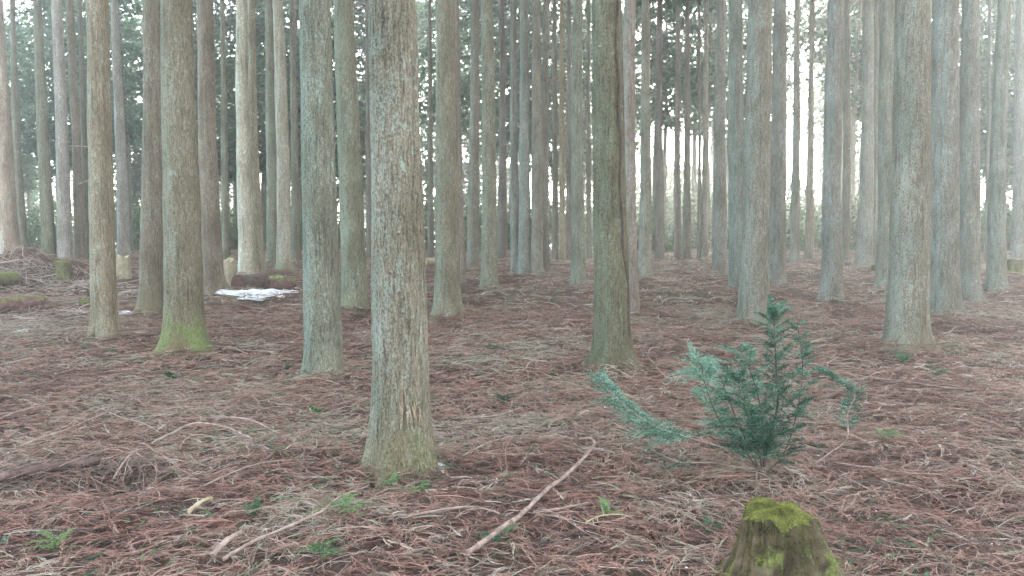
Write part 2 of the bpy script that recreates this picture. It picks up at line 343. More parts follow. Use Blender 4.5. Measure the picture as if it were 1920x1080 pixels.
X, Y = scatter(1700, 8, 17); twigs(g, X, Y, RNG.uniform(.1, .5, len(X)), RNG.uniform(.002, .0045, len(X)), RNG.random(len(X)), k=5, m=3)
X, Y = scatter(1900, 17, 32); twigs(g, X, Y, RNG.uniform(.2, .8, len(X)), RNG.uniform(.004, .009, len(X)), RNG.random(len(X)), k=4, m=3, lift=.08)
link('twig_litter', g.mesh('twig_litter', TWIG), kind='stuff', label='bare pale twigs scattered thickly over the forest floor', cat='litter')
g = Geo()                                                             # small green sprigs no one could count
X, Y = scatter(2400, 2.9, 9); k = vnoise(X * 1.1, Y * 1.1, 31) > .03; X, Y = X[k], Y[k]
fronds(g, X, Y, RNG.uniform(.05, .14, len(X)), RNG.uniform(.0022, .0042, len(X)), RNG.uniform(.0, .75, len(X)), m=14, lift=.12, flat=.6)
X, Y = scatter(3600, 9, 24); k = vnoise(X * .6, Y * .6, 33) > .06; X, Y = X[k], Y[k]
fronds(g, X, Y, RNG.uniform(.1, .3, len(X)), RNG.uniform(.004, .009, len(X)), RNG.uniform(.1, .7, len(X)), m=8, lift=.13, flat=.6)
link('green_ground_cover', g.mesh('green_ground_cover', GREEN), kind='stuff', label='small green sprigs and seedlings showing through the litter', cat='ground cover')
g = Geo(); X, Y = scatter(420, 2.9, 8); n = len(X); s = RNG.uniform(.004, .009, n)                # pale flecks: chips of bark and petals
a = RNG.random(n) * 6.28; z = ground(X, Y) + RNG.uniform(.02, .05, n); ca, sa = np.cos(a) * s, np.sin(a) * s
C0 = np.stack([X, Y, z], -1); dx = np.stack([ca, sa, RNG.normal(0, .3, n) * s], -1); dy = np.stack([-sa, ca, RNG.normal(0, .3, n) * s], -1) * .7
V = np.stack([C0 - dx, C0 + dy * .8, C0 + dx, C0 - dy], 1).reshape(-1, 3); g.add(V, np.arange(n * 4).reshape(-1, 4), 1.0)
link('pale_chips', g.mesh('pale_chips', SNOW), kind='stuff', label='tiny white snow crumbs and chips dotted over the litter', cat='litter')

# ------------------------------------------------------------ conifer crowns (a few shapes, shared)
def crown_geo(seed, z0, z1, rad, boughs, per, leaf, droop=.35):
    rg = np.random.default_rng(seed); g = Geo()
    zc = z0 + (z1 - z0) * rg.random(boughs) ** 1.1
    t = (zc - z0) / (z1 - z0); R = rad * (.35 + 1.2 * np.minimum(t * 2.2, 1) * (1 - t) ** .8) * rg.uniform(.6, 1.2, boughs)
    a = rg.random(boughs) * 2 * np.pi; k = 5; s = np.linspace(0, 1, k)[None, :]
    bx = np.cos(a)[:, None] * R[:, None] * s; by = np.sin(a)[:, None] * R[:, None] * s
    bz = zc[:, None] + R[:, None] * (.35 * s - droop * 1.6 * s ** 2)
    P = np.stack([bx, by, bz], -1); bough = tubes(P, (.022 * (1 - .8 * s)) * np.ones((boughs, 1)), 3)
    u = rg.random((boughs, per)) ** .7; fi = u * (k - 1); i0 = np.minimum(fi.astype(int), k - 2); fr = (fi - i0)[..., None]
    r = np.arange(boughs)[:, None]; B = (P[r, i0] * (1 - fr) + P[r, i0 + 1] * fr).reshape(-1, 3)
    n = len(B); sp = (.10 + .16 * u.reshape(-1))[:, None] * rad / 1.6
    B = B + rg.normal(0, 1, (n, 3)) * sp * np.array([1, 1, .7])
    d = rg.normal(0, 1, (n, 3)) + np.stack([np.cos(np.repeat(a, per)), np.sin(np.repeat(a, per)), -.9 * np.ones(n)], -1) * .9
    d /= np.linalg.norm(d, axis=1, keepdims=True); q = np.cross(d, rg.normal(0, 1, (n, 3))); q /= np.linalg.norm(q, axis=1, keepdims=True)
    l = leaf * rg.uniform(.6, 1.5, n)[:, None]; w = l * rg.uniform(.16, .34, n)[:, None]
    V = np.stack([B, B + d * l * .5 + q * w, B + d * l, B + d * l * .5 - q * w], 1).reshape(-1, 3)
    g.add(V, np.arange(n * 4).reshape(-1, 4), np.clip(np.repeat(rg.normal(.45, .22, boughs), per) + rg.normal(0, .16, n), 0, 1))
    return g, bough
def crown_mesh(name, *a, **k):
    g, b = crown_geo(*a, **k); me = g.mesh(name, CROWN)
    bm_ = mesh_np(name + '_boughs', b[0], b[1], BARK, smooth=True)
    return me, bm_
HIGH = [crown_mesh('high_crown', s, 0, 8.5, 1.7, 70, 70, .22) for s in (1, 2, 3)]
EDGE = [crown_mesh('edge_crown', 10 + s, 0, 11, 1.9, 80, 58, .21) for s in range(4)]
def put_crown(root, kind, i, z, x, y, rz, s=1.0, sz=1.0):
    cm, bm_ = kind[i % len(kind)]
    c = link('crown', cm, root, (x, y, z)); c.rotation_euler.z = rz; c.scale = (s, s, sz)
    b = link('limbs', bm_, root, (x, y, z)); b.rotation_euler.z = rz; b.scale = (s, s, sz); b.color = (.8, .8, .75, 0)

# ------------------------------------------------------------ trunks of the stand
def trunk_mesh(seed, D, lean_x, lean_y, H, zsee, flare, nt_, nearness, wob):
    rg = random.Random(seed)
    if nearness: zz = np.concatenate([np.linspace(-.2, .7, 60), np.linspace(.72, zsee + .4, int((zsee) * 28)), np.linspace(zsee + 1, H, 14)])
    else: zz = np.concatenate([np.linspace(-.2, .8, 22), np.linspace(.9, zsee + .4, max(14, int(zsee * 5))), np.linspace(zsee + 1, H, 10)])
    th = np.arange(nt_) * 2 * np.pi / nt_; Z, TH = np.meshgrid(zz, th, indexing='ij')
    r0 = D / 2 * (1.06 - .062 * np.clip(Z, 0, None) * (1 if H < 30 else 1) * (18 / H) ** 1); r0 = np.maximum(r0, D * .06)
    k = rg.choice([3, 4, 5]); ph = rg.random() * 6.28; ph2 = rg.random() * 6.28
    dk = .17 if nt_ > 150 else .12
    flare = flare * 1.08; lobes = 1 + .65 * np.cos(k * TH + ph) + .4 * np.cos(2 * TH + ph2) + .3 * np.cos(7 * TH + ph2 * 2)
    r = r0 * (1 + flare * np.exp(-np.clip(Z + .03, 0, None) / dk) * lobes + flare * .25 * np.exp(-np.clip(Z, 0, None) / .5))
    s = seed * 13 % 977; per = lambda f, zf, sd: vnoise(np.cos(TH) * f + 50 + s, np.sin(TH) * f + Z * zf + 9 + s, sd)
    amp = .010 if nearness else .014
    r = r + amp * 2.2 * per(1.6, .8, 41) + amp * 1.3 * vnoise(np.cos(TH) * 4 + s, Z * 3 + np.sin(TH) * 4, 42)
    if nearness:
        r = r + .007 * vnoise(TH * 14, Z * 2.2 + s, 43) * np.minimum(TH, 2 * np.pi - TH).clip(0, .4) / .4 + .005 * vnoise(TH * 30 + s, Z * 22, 44) * np.minimum(TH, 2 * np.pi - TH).clip(0, .2) / .2
    wx = wob * np.sin(Z * .55 + ph) - wob * math.sin(ph); wy = wob * np.sin(Z * .4 + ph2) - wob * math.sin(ph2)
    Xc = lean_x * Z + wx; Yc = lean_y * Z + wy
    V = np.stack([Xc + r * np.cos(TH), Yc + r * np.sin(TH), Z], -1).reshape(-1, 3)
    m_, n_ = Z.shape; id_ = np.arange(m_ * n_).reshape(m_, n_)
    Qd = np.stack([id_[:-1], np.roll(id_[:-1], -1, 1), np.roll(id_[1:], -1, 1), id_[1:]], -1).reshape(-1, 4)
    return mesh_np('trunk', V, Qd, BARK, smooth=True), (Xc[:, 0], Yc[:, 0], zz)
# x at top edge, x at base, y at base, width, tint (rgb; sunlight painted in on the whitish boles), moss, flare, label
N_ = (1, 1, 1); PALEB = (1.4, 1.5, 1.62); BEI = (1.08, 1.0, .86); DRK = (.72, .72, .70); GRN = (.86, .95, .84); BLU = (.95, 1.08, 1.12); PNK = (1.65, 1.5, 1.46); SUNLIT = (2.3, 2.35, 2.4)
TREES = [
 (-8, 22, 503, 32, PNK, .0, .35, 'pale pinkish trunk at the very left edge of the view'),  # pinkish bark, with the light on it painted into the tint
 (24, 45, 491, 15, GRN, .0, .3, 'thin grey-green trunk next right of the pale pinkish edge trunk'),
 (74, 93, 500, 23, GRN, .0, .3, 'grey-green trunk directly left of the bluish one with the mossy stump'),
 (104, 123, 500, 24, PALEB, .0, .3, 'pale bluish trunk standing just behind the short mossy stump'),
 (131, 150, 496, 18, BEI, .0, .3, 'slim beige-grey trunk close behind and right of the pale bluish one'),
 (150, 165, 492, 11, DRK, .0, .3, 'thin dark brown trunk half hidden left of the smooth beige tree'),
 (183, 197, 640, 45, (1.12, 1.09, 1.0), .15, .30, 'smooth beige trunk with small flared foot beside the brush mounds'),
 (217, 232, 489, 21, PALEB, .0, .3, 'pale blue-grey trunk rising behind the tall pale stump'),
 (273, 286, 595, 40, (.92, .91, .84), .7, .38, 'brown trunk with yellow-green mossy foot, left of the thick moss-footed one'),
 (306, 313, 512, 17, SUNLIT, .0, .3, 'bright white sunlit trunk peeping out between two brown trunks'),  # sunlight on this bole is put into its tint
 (337, 346, 665, 68, (.90, .90, .80), .92, .45, 'thick brown trunk with bright green mossy foot and teal left edge'),
 (379, 399, 560, 38, (.98, .92, .84), .1, .5, 'brown trunk widening at its foot beside the snow patch'),
 (416, 424, 490, 13, GRN, .0, .2, 'thin grey trunk just behind the pale round-topped stump'),
 (454, 465, 520, 30, (1.95, 1.95, 1.9), .0, .35, 'whitish trunk behind the rotten logs, larger of the pale pair'),  # tint raised to paint the sun on this bole
 (474, 486, 516, 19, (1.65, 1.62, 1.52), .0, .3, 'slim pale trunk touching the right side of the whitish one'),  # pale tint carries painted sunlight
 (507, 512, 496, 21, GRN, .0, .3, 'dull grey trunk standing between the two whitish trees'),
 (522, 533, 512, 26, (2.05, 2.05, 1.98), .75, .35, 'whitish trunk with a yellow mossy foot above the snow'),  # sunlit look painted by the tint; the mossy foot is moss
 (548, 556, 491, 14, GRN, .0, .2, 'thin dim trunk right behind the whitish moss-footed one'),
 (598, 608, 716, 65, (.88, .98, .96), .45, .30, 'thick blue-grey lichened trunk left of the largest tree'),
 (652, 666, 588, 46, (.9, .98, .88), .5, .30, 'grey-green trunk with mossy left foot just left of the largest tree'),
 (689, 694, 489, 13, DRK, .0, .2, 'thin dark trunk glimpsed against the left side of the largest tree'),
 (746, 755, 893, 101, (.94, 1.0, .94), .72, .34, 'largest and nearest trunk, bluish lichen on its left, split bark and mossy foot'),
 (806, 808, 487, 10, DRK, .0, .2, 'thin dark trunk glimpsed against the right side of the largest tree'),
 (829, 839, 600, 46, (.92, .90, .84), .3, .42, 'brown trunk with two-lobed root foot right of the largest tree'),
 (853, 862, 540, 20, N_, .1, .6, 'slim trunk hugging the back right of the two-lobed brown trunk'),
 (886, 887, 506, 21, (.95, .95, .95), .0, .3, 'grey-brown trunk with a short broken stub low on it'),
 (914, 917, 552, 28, (.92, 1.0, .9), .2, .35, 'slender grey-green trunk alone, right of the stubbed trunk'),
 (938, 941, 491, 16, DRK, .0, .2, 'dim slim trunk just right of the slender grey-green one'),
 (963, 968, 512, 17, BLU, .0, .25, 'first trunk from the left in the tight bluish row of four'),
 (981, 982, 516, 22, BLU, .0, .3, 'second trunk from the left in the tight bluish row of four'),
 (1010, 1006, 516, 22, (1.0, 1.05, 1.08), .0, .35, 'third trunk from the left in the tight bluish row of four'),
 (1027, 1021, 512, 17, (.95, .95, .92), .0, .3, 'fourth trunk from the left in the tight bluish row of four'),
 (1040, 1041, 495, 12, DRK, .0, .2, 'thin dim trunk just right of the tight row of four'),
 (1053, 1054, 496, 11, (1.15, 1.05, .85), .0, .2, 'thin warm tan trunk between two dim ones at mid distance'),
 (1066, 1067, 490, 12, DRK, .0, .2, 'thin dark trunk left of the slender tree before the bright gap'),
 (1086, 1085, 541, 24, (.9, 1.0, .98), .1, .25, 'slender grey trunk with the brightest canopy gap at its top right'),
 (1103, 1104, 490, 9, DRK, .0, .2, 'very thin dark trunk left of the vine-clad tree'),
 (1178, 1181, 590, 30, (1.1, 1.02, 1.0), .1, .4, 'paler trunk half hidden behind the vine-clad tree'),
 (1148, 1148, 698, 66, (.62, .62, .52), .35, .38, 'dark thick trunk with a woody vine winding down its right side'),
 (1215, 1208, 524, 22, (1.0, 1.06, 1.02), .1, .5, 'pale grey trunk with spreading root right of the vine-clad tree'),
 (1239, 1237, 491, 16, DRK, .0, .2, 'dark bluish trunk before the bright open gap'),
 (1271, 1270, 488, 12, N_, .0, .2, 'thin grey trunk in the middle of the bright open gap'),
 (1289, 1288, 489, 14, DRK, .0, .2, 'darkest trunk in the bright open gap, tiny twig stubs'),
 (1312, 1311, 488, 7, DRK, .0, .2, 'stick-thin dark trunk in the bright open gap'),
 (1324, 1321, 488, 12, (1.1, 1.12, 1.1), .0, .2, 'thin pale trunk right in the bright open gap'),
 (1358, 1349, 516, 25, (1.0, 1.04, 1.04), .0, .35, 'grey trunk standing left of the tree behind the sapling'),
 (1386, 1386, 546, 34, (.85, .95, .92), .0, .3, 'dim blue-grey trunk touching the left side of the peeled-foot tree'),
 (1413, 1413, 612, 52, (.95, .97, .92), .45, .25, 'grey trunk with a peeled pale foot right behind the sapling'),
 (1457, 1454, 536, 32, (.95, .95, .95), .0, .45, 'brownish trunk touching the right side of the peeled-foot tree'),
 (1497, 1489, 496, 17, (1.0, 1.0, 1.02), .0, .3, 'slim trunk in the right-hand blazing gap'),
 (1523, 1517, 491, 14, (1.15, 1.05, 1.0), .0, .35, 'thin pale trunk right beside the blazing gap'),
 (1570, 1558, 570, 36, (.92, 1.0, .97), .2, .28, 'lichened trunk with tawny foot between the blazing gap and bluish pair'),
 (1588, 1584, 496, 15, DRK, .0, .2, 'dim trunk hidden behind the right side of the tawny-footed one'),
 (1629, 1620, 502, 27, (1.02, 1.08, 1.12), .0, .25, 'pale bluish trunk, thicker of the bluish pair'),
 (1647, 1639, 501, 13, (1.0, 1.02, 1.02), .0, .2, 'thinner trunk of the bluish pair'),
 (1672, 1661, 541, 34, (.86, .93, .90), .0, .3, 'dim grey trunk just left of the thick flaky-barked tree'),
 (1714, 1698, 672, 70, (.90, .92, .86), .45, .42, 'thick flaky-barked trunk with pale mossy skirt on the right'),
 (1776, 1767, 604, 54, (.88, .93, .88), .3, .3, 'thick grey trunk directly behind the flaky-barked tree, to its right'),
 (1824, 1815, 566, 38, (.86, .88, .84), .1, .5, 'brownish trunk with a spreading root right of the thick grey one'),
 (1856, 1851, 494, 9, DRK, .0, .2, 'very thin dark trunk among the last trunks on the right'),
 (1886, 1867, 546, 30, (.86, .92, .90), .1, .35, 'leaning grey trunk, second from the right edge'),
 (1919, 1908, 497, 25, (1.05, 1.08, 1.12), .0, .2, 'pale bluish trunk at the very right edge beside the yellowish stump'),
]
TRUNKS = {}
for i, (xt, xb, yb, w, tint, moss, flare, label) in enumerate(TREES):
    p = on_ground(xb, yb - 2, True); Y = p.y; gz = float(ground(p.x, Y)); D = w * px_m(Y * 1.0) * (1.0 if w < 60 else .985)
    top = at(xt, 0, Y); lean = (top.x - p.x) / (top.z - gz); rg = random.Random(100 + i)
    H = rg.uniform(17, 20); zsee = min(top.z - gz + .6, H - 4); near = w >= 60
    me, (cx, cy, cz) = trunk_mesh(i + 3, D, lean, rg.uniform(-.006, .006), H, zsee, flare, 160 if w > 90 else (110 if near else (48 if w > 30 else 28)), near, .0 if w < 15 else .02 + .015 * rg.random())
    grp = None
    root = thing('conifer_tree', label, 'tree', (p.x, Y, gz), 'tall straight conifers of the stand')
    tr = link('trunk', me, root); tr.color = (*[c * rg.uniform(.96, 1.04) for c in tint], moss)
    zc = rg.uniform(8.8, 10.0) if Y < 20 else rg.uniform(8.0, 10.5)
    put_crown(root, HIGH, i, zc, float(np.interp(zc, cz, cx)), float(np.interp(zc, cz, cy)), rg.random() * 6.28, rg.uniform(.8, 1.05), (H + .4 - zc) / 8.5)
    TRUNKS[i] = (root, cx, cy, cz, D, Y, tr)
    # dead stubs and snapped twigs on the bole
    ns = rg.choice([0, 1, 2, 3]) if w < 45 else rg.choice([2, 4, 5])
    if Y > 18: ns += 4
    for _ in range(ns):
        z = rg.uniform(1.2 if Y > 12 else 1.0, zsee); a = rg.random() * 6.28; c0 = Vector((float(np.interp(z, cz, cx)), float(np.interp(z, cz, cy)), z))
        d = Vector((math.cos(a), math.sin(a), rg.uniform(-.3, .5))); r1 = D * .40; ln = rg.uniform(.02, .07) if w > 45 else rg.uniform(.1, .6)
        P = np.array([[c0 + d * (r1 + ln * t) + Vector((0, 0, -.15 * ln * t * t)) for t in (0, .35, .7, 1)]])
        V, Qd = tubes(P, np.array([[.010, .008, .006, .003]]) * (1.5 if w > 45 else .9), 5); o = link('dead_stub', mesh_np('dead_stub', V, Qd, STICK, smooth=True), root)

# the vine on the thick dark trunk
def surf(i, z, ang, off):
    root, cx, cy, cz, D, Y, tr = TRUNKS[i]
    r = D / 2 * (1.06 - .062 * z) + off
    return [float(np.interp(z, cz, cx)) + r * math.cos(ang), float(np.interp(z, cz, cy)) + r * math.sin(ang), z]
iv = next(k for k, t in enumerate(TREES) if 'woody vine' in t[7])
zz = np.linspace(.02, 4.5, 60)
P = np.array([[surf(iv, z, math.radians(-90 + 50 - 22 * math.exp(-((z - 2.6) / 1.1) ** 2) + 9 * math.sin(z * 3.1) + 4 * math.sin(z * 9) + (20 if z < .3 else 0)), .004) for z in zz]])
V, Qd = tubes(P, np.full((1, 60), .014), 8); link('vine', mesh_np('vine', V, Qd, VINE, smooth=True), TRUNKS[iv][0])

# split, lifted bark low on the largest trunk
ib = next(k for k, t in enumerate(TREES) if t[7].startswith('largest'))
g = Geo()
for k in range(16):
    a0 = math.radians(-90 + RNG.uniform(4, 48)); z0 = RNG.uniform(.26, .34); l = RNG.uniform(.05, .22); wd = RNG.uniform(.003, .008)
    P = np.array([[surf(ib, z0 + l * t, a0 + .02 * math.sin(5 * t), .012 + .028 * (1 - t) ** 3) for t in np.linspace(0, 1, 6)]])
    sd = np.array([[-math.sin(a0), math.cos(a0), 0]])
    V, Qd = strips(P, np.array([[.4, .9, 1, .8, .6, .2]]) * wd, sd); g.add(V, Qd, RNG.random())
o = link('loose_bark', g.mesh('loose_bark', BARK), TRUNKS[ib][0]); o.color = (1.25, 1.15, 1.0, 0)

# ------------------------------------------------------------ slender trees behind, at the edge of the wood
def small_trunk(seed, H, D):
    zz = np.linspace(-.6, H, 16); th = np.arange(12) * 2 * np.pi / 12; Z, TH = np.meshgrid(zz, th, indexing='ij')
    r = D / 2 * (1.05 - .9 * np.clip(Z, 0, None) / H) * (1 + .3 * np.exp(-np.clip(Z, 0, None) / .3)); wob = .06 * np.sin(Z * .5 + seed)
    V = np.stack([wob + r * np.cos(TH), r * np.sin(TH), Z], -1).reshape(-1, 3); id_ = np.arange(V.shape[0]).reshape(Z.shape)
    Qd = np.stack([id_[:-1], np.roll(id_[:-1], -1, 1), np.roll(id_[1:], -1, 1), id_[1:]], -1).reshape(-1, 4)
    return mesh_np('slender_trunk', V, Qd, BARK, smooth=True)
ST = [small_trunk(s, 15, d) for s, d in enumerate((.16, .22, .28, .34))]
rg = random.Random(77)
def dead_twigs(seed):
    r_ = np.random.default_rng(seed); n = 16; z = r_.uniform(1.4, 8, n); a = r_.random(n) * 6.28; l = r_.uniform(.3, 1.3, n); t = np.linspace(0, 1, 5)
    P = np.stack([np.stack([np.cos(a[i] + .3 * t) * (.05 + l[i] * t), np.sin(a[i] + .3 * t) * (.05 + l[i] * t), z[i] + l[i] * (.25 * t - .45 * t * t)], -1) for i in range(n)])
    return mesh_np('dead_branches', *tubes(P, np.tile([.013, .010, .008, .005, .002], (n, 1)), 4), ROT)
DT = [dead_twigs(s) for s in range(5)]
def back_tree(px, Y, crown0, scale=1.0, ht=15.3, label=None, group=None, dark=1.0):
    X = (px - 960) / F * Y; gz = float(ground(X, Y))
    root = thing('background_tree', label or 'slender dim conifer at the far edge behind the ranks of thick trunks', 'tree', (X, Y, gz), group or 'slender conifers at the far edge of the wood')
    t = link('trunk', rg.choice(ST), root); t.rotation_euler = (rg.uniform(-.015, .015), rg.uniform(-.015, .015), rg.random() * 6.28); t.color = (.8 * dark, .84 * dark, .8 * dark, 0)
    t.scale.z = ht / 15.3; dt = link('dead_branches', rg.choice(DT), root); dt.rotation_euler.z = rg.random() * 6.28; sz = max(.35, (ht - crown0) / 11); put_crown(root, EDGE, rg.randrange(4), crown0 - gz * 0, 0, 0, rg.random() * 6.28, scale, sz)
# (from px, to px, how many, lowest bough height range, depth range, crown scale)
for (a, b, n, c0, c1, y0, y1, s0, s1) in [
    (-160, 330, 19, 2.8, 4.6, 31, 44, .9, 1.2), (330, 700, 17, 2.4, 4.4, 31, 46, .9, 1.25), (700, 1100, 19, 3.2, 5.6, 32, 50, .85, 1.15),
    (1100, 1440, 15, 4.8, 6.8, 32, 46, .78, 1.0), (1440, 1530, 2, 7.6, 8.6, 34, 44, .8, 1.0), (1530, 1760, 12, 3.6, 6.5, 32, 48, .85, 1.1), (1760, 2080, 14, 2.8, 5.2, 31, 46, .9, 1.15)]:
    for k in range(n):
        back_tree(a + (b - a) * (k + rg.uniform(.1, .9)) / n, rg.uniform(y0, y1), rg.uniform(c0, c1), rg.uniform(s0, s1), ht=rg.uniform(9.5, 13.5) if b <= 700 else 15.3)
for k, (px, Y) in enumerate([(-60, 58), (60, 66), (170, 60), (300, 70), (420, 62), (560, 70), (700, 64), (840, 72), (960, 62), (1090, 70), (1185, 74), (1620, 66), (1740, 60), (1850, 68), (1960, 62), (2080, 60)]):
    back_tree(px, Y, rg.uniform(1.5, 4.0), rg.uniform(1.0, 1.5))

for k, (px, Y, h, sc_) in enumerate([(1205, 46, 5.5, .5), (1228, 50, 6.5, .6), (1258, 47, 4.8, .5), (1282, 52, 6, .55), (1300, 45, 4.2, .45), (1332, 49, 5.5, .55), (1480, 50, 4.0, .45), (1505, 55, 5.0, .5), (1600, 48, 6, .6), (1640, 50, 6.5, .6), (870, 48, 6, .6), (960, 50, 6, .6), (60, 46, 5, .6), (250, 48, 5.5, .6), (560, 48, 6, .6), (440, 47, 5.5, .6)]):
    back_tree(px, Y, rg.uniform(1.2, 2.2), sc_, ht=h, label='small leafy understorey tree with light showing through, beyond the far trunks', group='small trees of the understorey beyond the far trunks')
# understorey shrubs at the edge
def shrub_mesh(seed, n=2600, leaf=.09):
    rg_ = np.random.default_rng(seed); g = Geo(); c = rg_.normal(0, 1, (26, 3)) * [.55, .55, .35] + [0, 0, .75]; c[:, 2] = np.clip(c[:, 2], .15, 1.6)
    k = rg_.integers(0, 26, n); B = c[k] + rg_.normal(0, .16, (n, 3)); B[:, 2] = np.abs(B[:, 2])
    d = rg_.normal(0, 1, (n, 3)); d /= np.linalg.norm(d, axis=1, keepdims=True); q = np.cross(d, rg_.normal(0, 1, (n, 3))); q /= np.linalg.norm(q, axis=1, keepdims=True)
    l = leaf * rg_.uniform(.6, 1.5, n)[:, None]; w = l * .3
    V = np.stack([B, B + d * l * .5 + q * w, B + d * l, B + d * l * .5 - q * w], 1).reshape(-1, 3)
    g.add(V, np.arange(n * 4).reshape(-1, 4), np.clip(rg_.normal(.5, .2, 26)[k] + rg_.normal(0, .2, n), 0, 1))
    P = np.stack([np.stack([c[j] * t * [1, 1, 1] for t in (0, .35, .7, 1)]) for j in range(26)]); P[:, 0, :2] *= 0
    return g.mesh('shrub_leaves', SHRUB), mesh_np('shrub_stems', *tubes(P, np.full((26, 4), .012), 4), ROT)
SH = [shrub_mesh(s) for s in (5, 6, 7)]
for (px, Y, s) in [(-40, 30, 1.1), (70, 33, 1.0), (190, 31, .9), (255, 34, 1.3), (420, 33, 1.1), (560, 32, 1.1), (640, 35, 1.3), (700, 33, 1.2), (805, 34, 1.4), (870, 31, 1.1), (945, 30, 1.0), (1010, 33, 1.3), (1100, 32, 1.2), (1195, 31, 1.1),
                   (1262, 29.5, .55), (1230, 33, 1.0), (1320, 37, 1.4), (1370, 31, .8), (1475, 32, 1.3), (1503, 30, .9), (1530, 34, 1.3), (1590, 31, 1.3), (1605, 36, 1.5), (1700, 33, 1.2), (1790, 32, 1.2), (1850, 30, 1.2), (1880, 33, 1.5), (1930, 31, 1.0), (2010, 32, 1.3),
                   (1215, 40, 2.5), (1262, 44, 3.0), (1305, 41, 2.5), (1340, 46, 3.1), (1240, 36, 1.5), (1285, 37, 1.6), (1325, 34, 1.2), (1485, 42, 2.0), (1510, 38, 1.7), (1600, 42, 2.2), (1860, 40, 2.2), (960, 42, 2.1), (1090, 40, 2.2), (540, 40, 2.2), (250, 40, 1.9), (100, 41, 1.9), (-30, 40, 2.0), (430, 40, 2.0), (870, 38, 2.0)]:
    X = (px - 960) / F * Y; lm, sm = rg.choice(SH)
    root = thing('shrub', 'dim green leafy shrub low behind the trunks at the edge of the wood', 'shrub', (X, Y, float(ground(X, Y)) - .05), 'understorey shrubs at the edge of the wood')
    root.scale = (s, s, s * rg.uniform(.9, 1.3)); root.rotation_euler.z = rg.random() * 6.28
    link('foliage', lm, root); link('stems', sm, root)
# thin undergrowth stems where light shows low on the left
for k in range(46):
    px = rg.uniform(-20, 560) if k < 34 else rg.uniform(1200, 1640); Y = rg.uniform(29, 42); X = (px - 960) / F * Y; h = rg.uniform(3, 7); a = rg.uniform(-.12, .12)
    P = np.array([[(a * h * t + .1 * math.sin(3 * t + k), 0, h * t - .2) for t in np.linspace(0, 1, 6)]])
    root = thing('bare_sapling', 'leafless thin dark stem of undergrowth between the far trunks', 'sapling', (X, Y, float(ground(X, Y))), 'thin undergrowth stems at the far edge')
    V, Qd = tubes(P, np.array([[.03, .027, .022, .018, .012, .006]]), 6); link('stem', mesh_np('stem', V, Qd, ROT, smooth=True), root)
    n = 7; z0 = np.array([rg.uniform(.25, .95) for _ in range(n)]); PP = []
    for z in z0:
        b = np.array([np.interp(z, np.linspace(0, 1, 6), P[0, :, j]) for j in range(3)]); an = rg.random() * 6.28; ln = rg.uniform(.3, .9)
        PP.append([b + np.array([math.cos(an), math.sin(an), .5]) * ln * t for t in (0, .5, 1)])
    V, Qd = tubes(np.array(PP), np.tile([.01, .007, .003], (n, 1)), 4); link('side_twigs', mesh_np('side_twigs', V, Qd, ROT), root)

# ------------------------------------------------------------ fallen branches, one thing each
def smooth_line(pts, n):
    pts = np.array(pts, float); s = np.linspace(0, len(pts) - 1, n); out = []
    for v in s:
        i = min(int(v), len(pts) - 2); t = v - i; p0 = pts[max(i - 1, 0)]; p1 = pts[i]; p2 = pts[i + 1]; p3 = pts[min(i + 2, len(pts) - 1)]
        out.append(.5 * (2 * p1 + (p2 - p0) * t + (2 * p0 - 5 * p1 + 4 * p2 - p3) * t * t + (3 * p1 - p0 - 3 * p2 + p3) * t ** 3))
    return np.array(out)
def branch_tube(pts, r0, r1, n, lift, m=8, rough=.12, arch=0.0):
    L3 = []
    for (px, py) in pts:
        q = on_ground(px, py); L3.append([q.x, q.y, 0])
    P = smooth_line(L3, n); t = np.linspace(0, 1, n); P[:, 2] = ground(P[:, 0], P[:, 1]); 
    P[:, 2] = np.convolve(np.pad(P[:, 2], 2, mode='edge'), np.ones(5) / 5, 'valid') + lift + arch * np.sin(np.pi * t)
    P[:, :2] += RNG.normal(0, .12, (n, 2)) * r0
    R = (r0 + (r1 - r0) * t) * (1 + RNG.normal(0, rough, n) * .6)
    V, Qd = tubes(P[None], R[None], m); g = Geo(); g.add(V, Qd)
    for e, Pe in ((0, P[0]), (n - 1, P[-1])):                         # close both ends
        base = len(V) if False else None
    for e in (0, n - 1):
        ring = V.reshape(n, m, 3)[e]; c = ring.mean(0); vv = np.concatenate([ring, [c]]); qd = [[j, (j + 1) % m, m, m] for j in range(m)]
        tri = [[j, (j + 1) % m, m, j] for j in range(m)]
        # quads made of two neighbours and the centre, split across pairs
        g.add(vv, [[(2 * j) % m, (2 * j + 1) % m, (2 * j + 2) % m, m] for j in range(m // 2)])
    return g, P
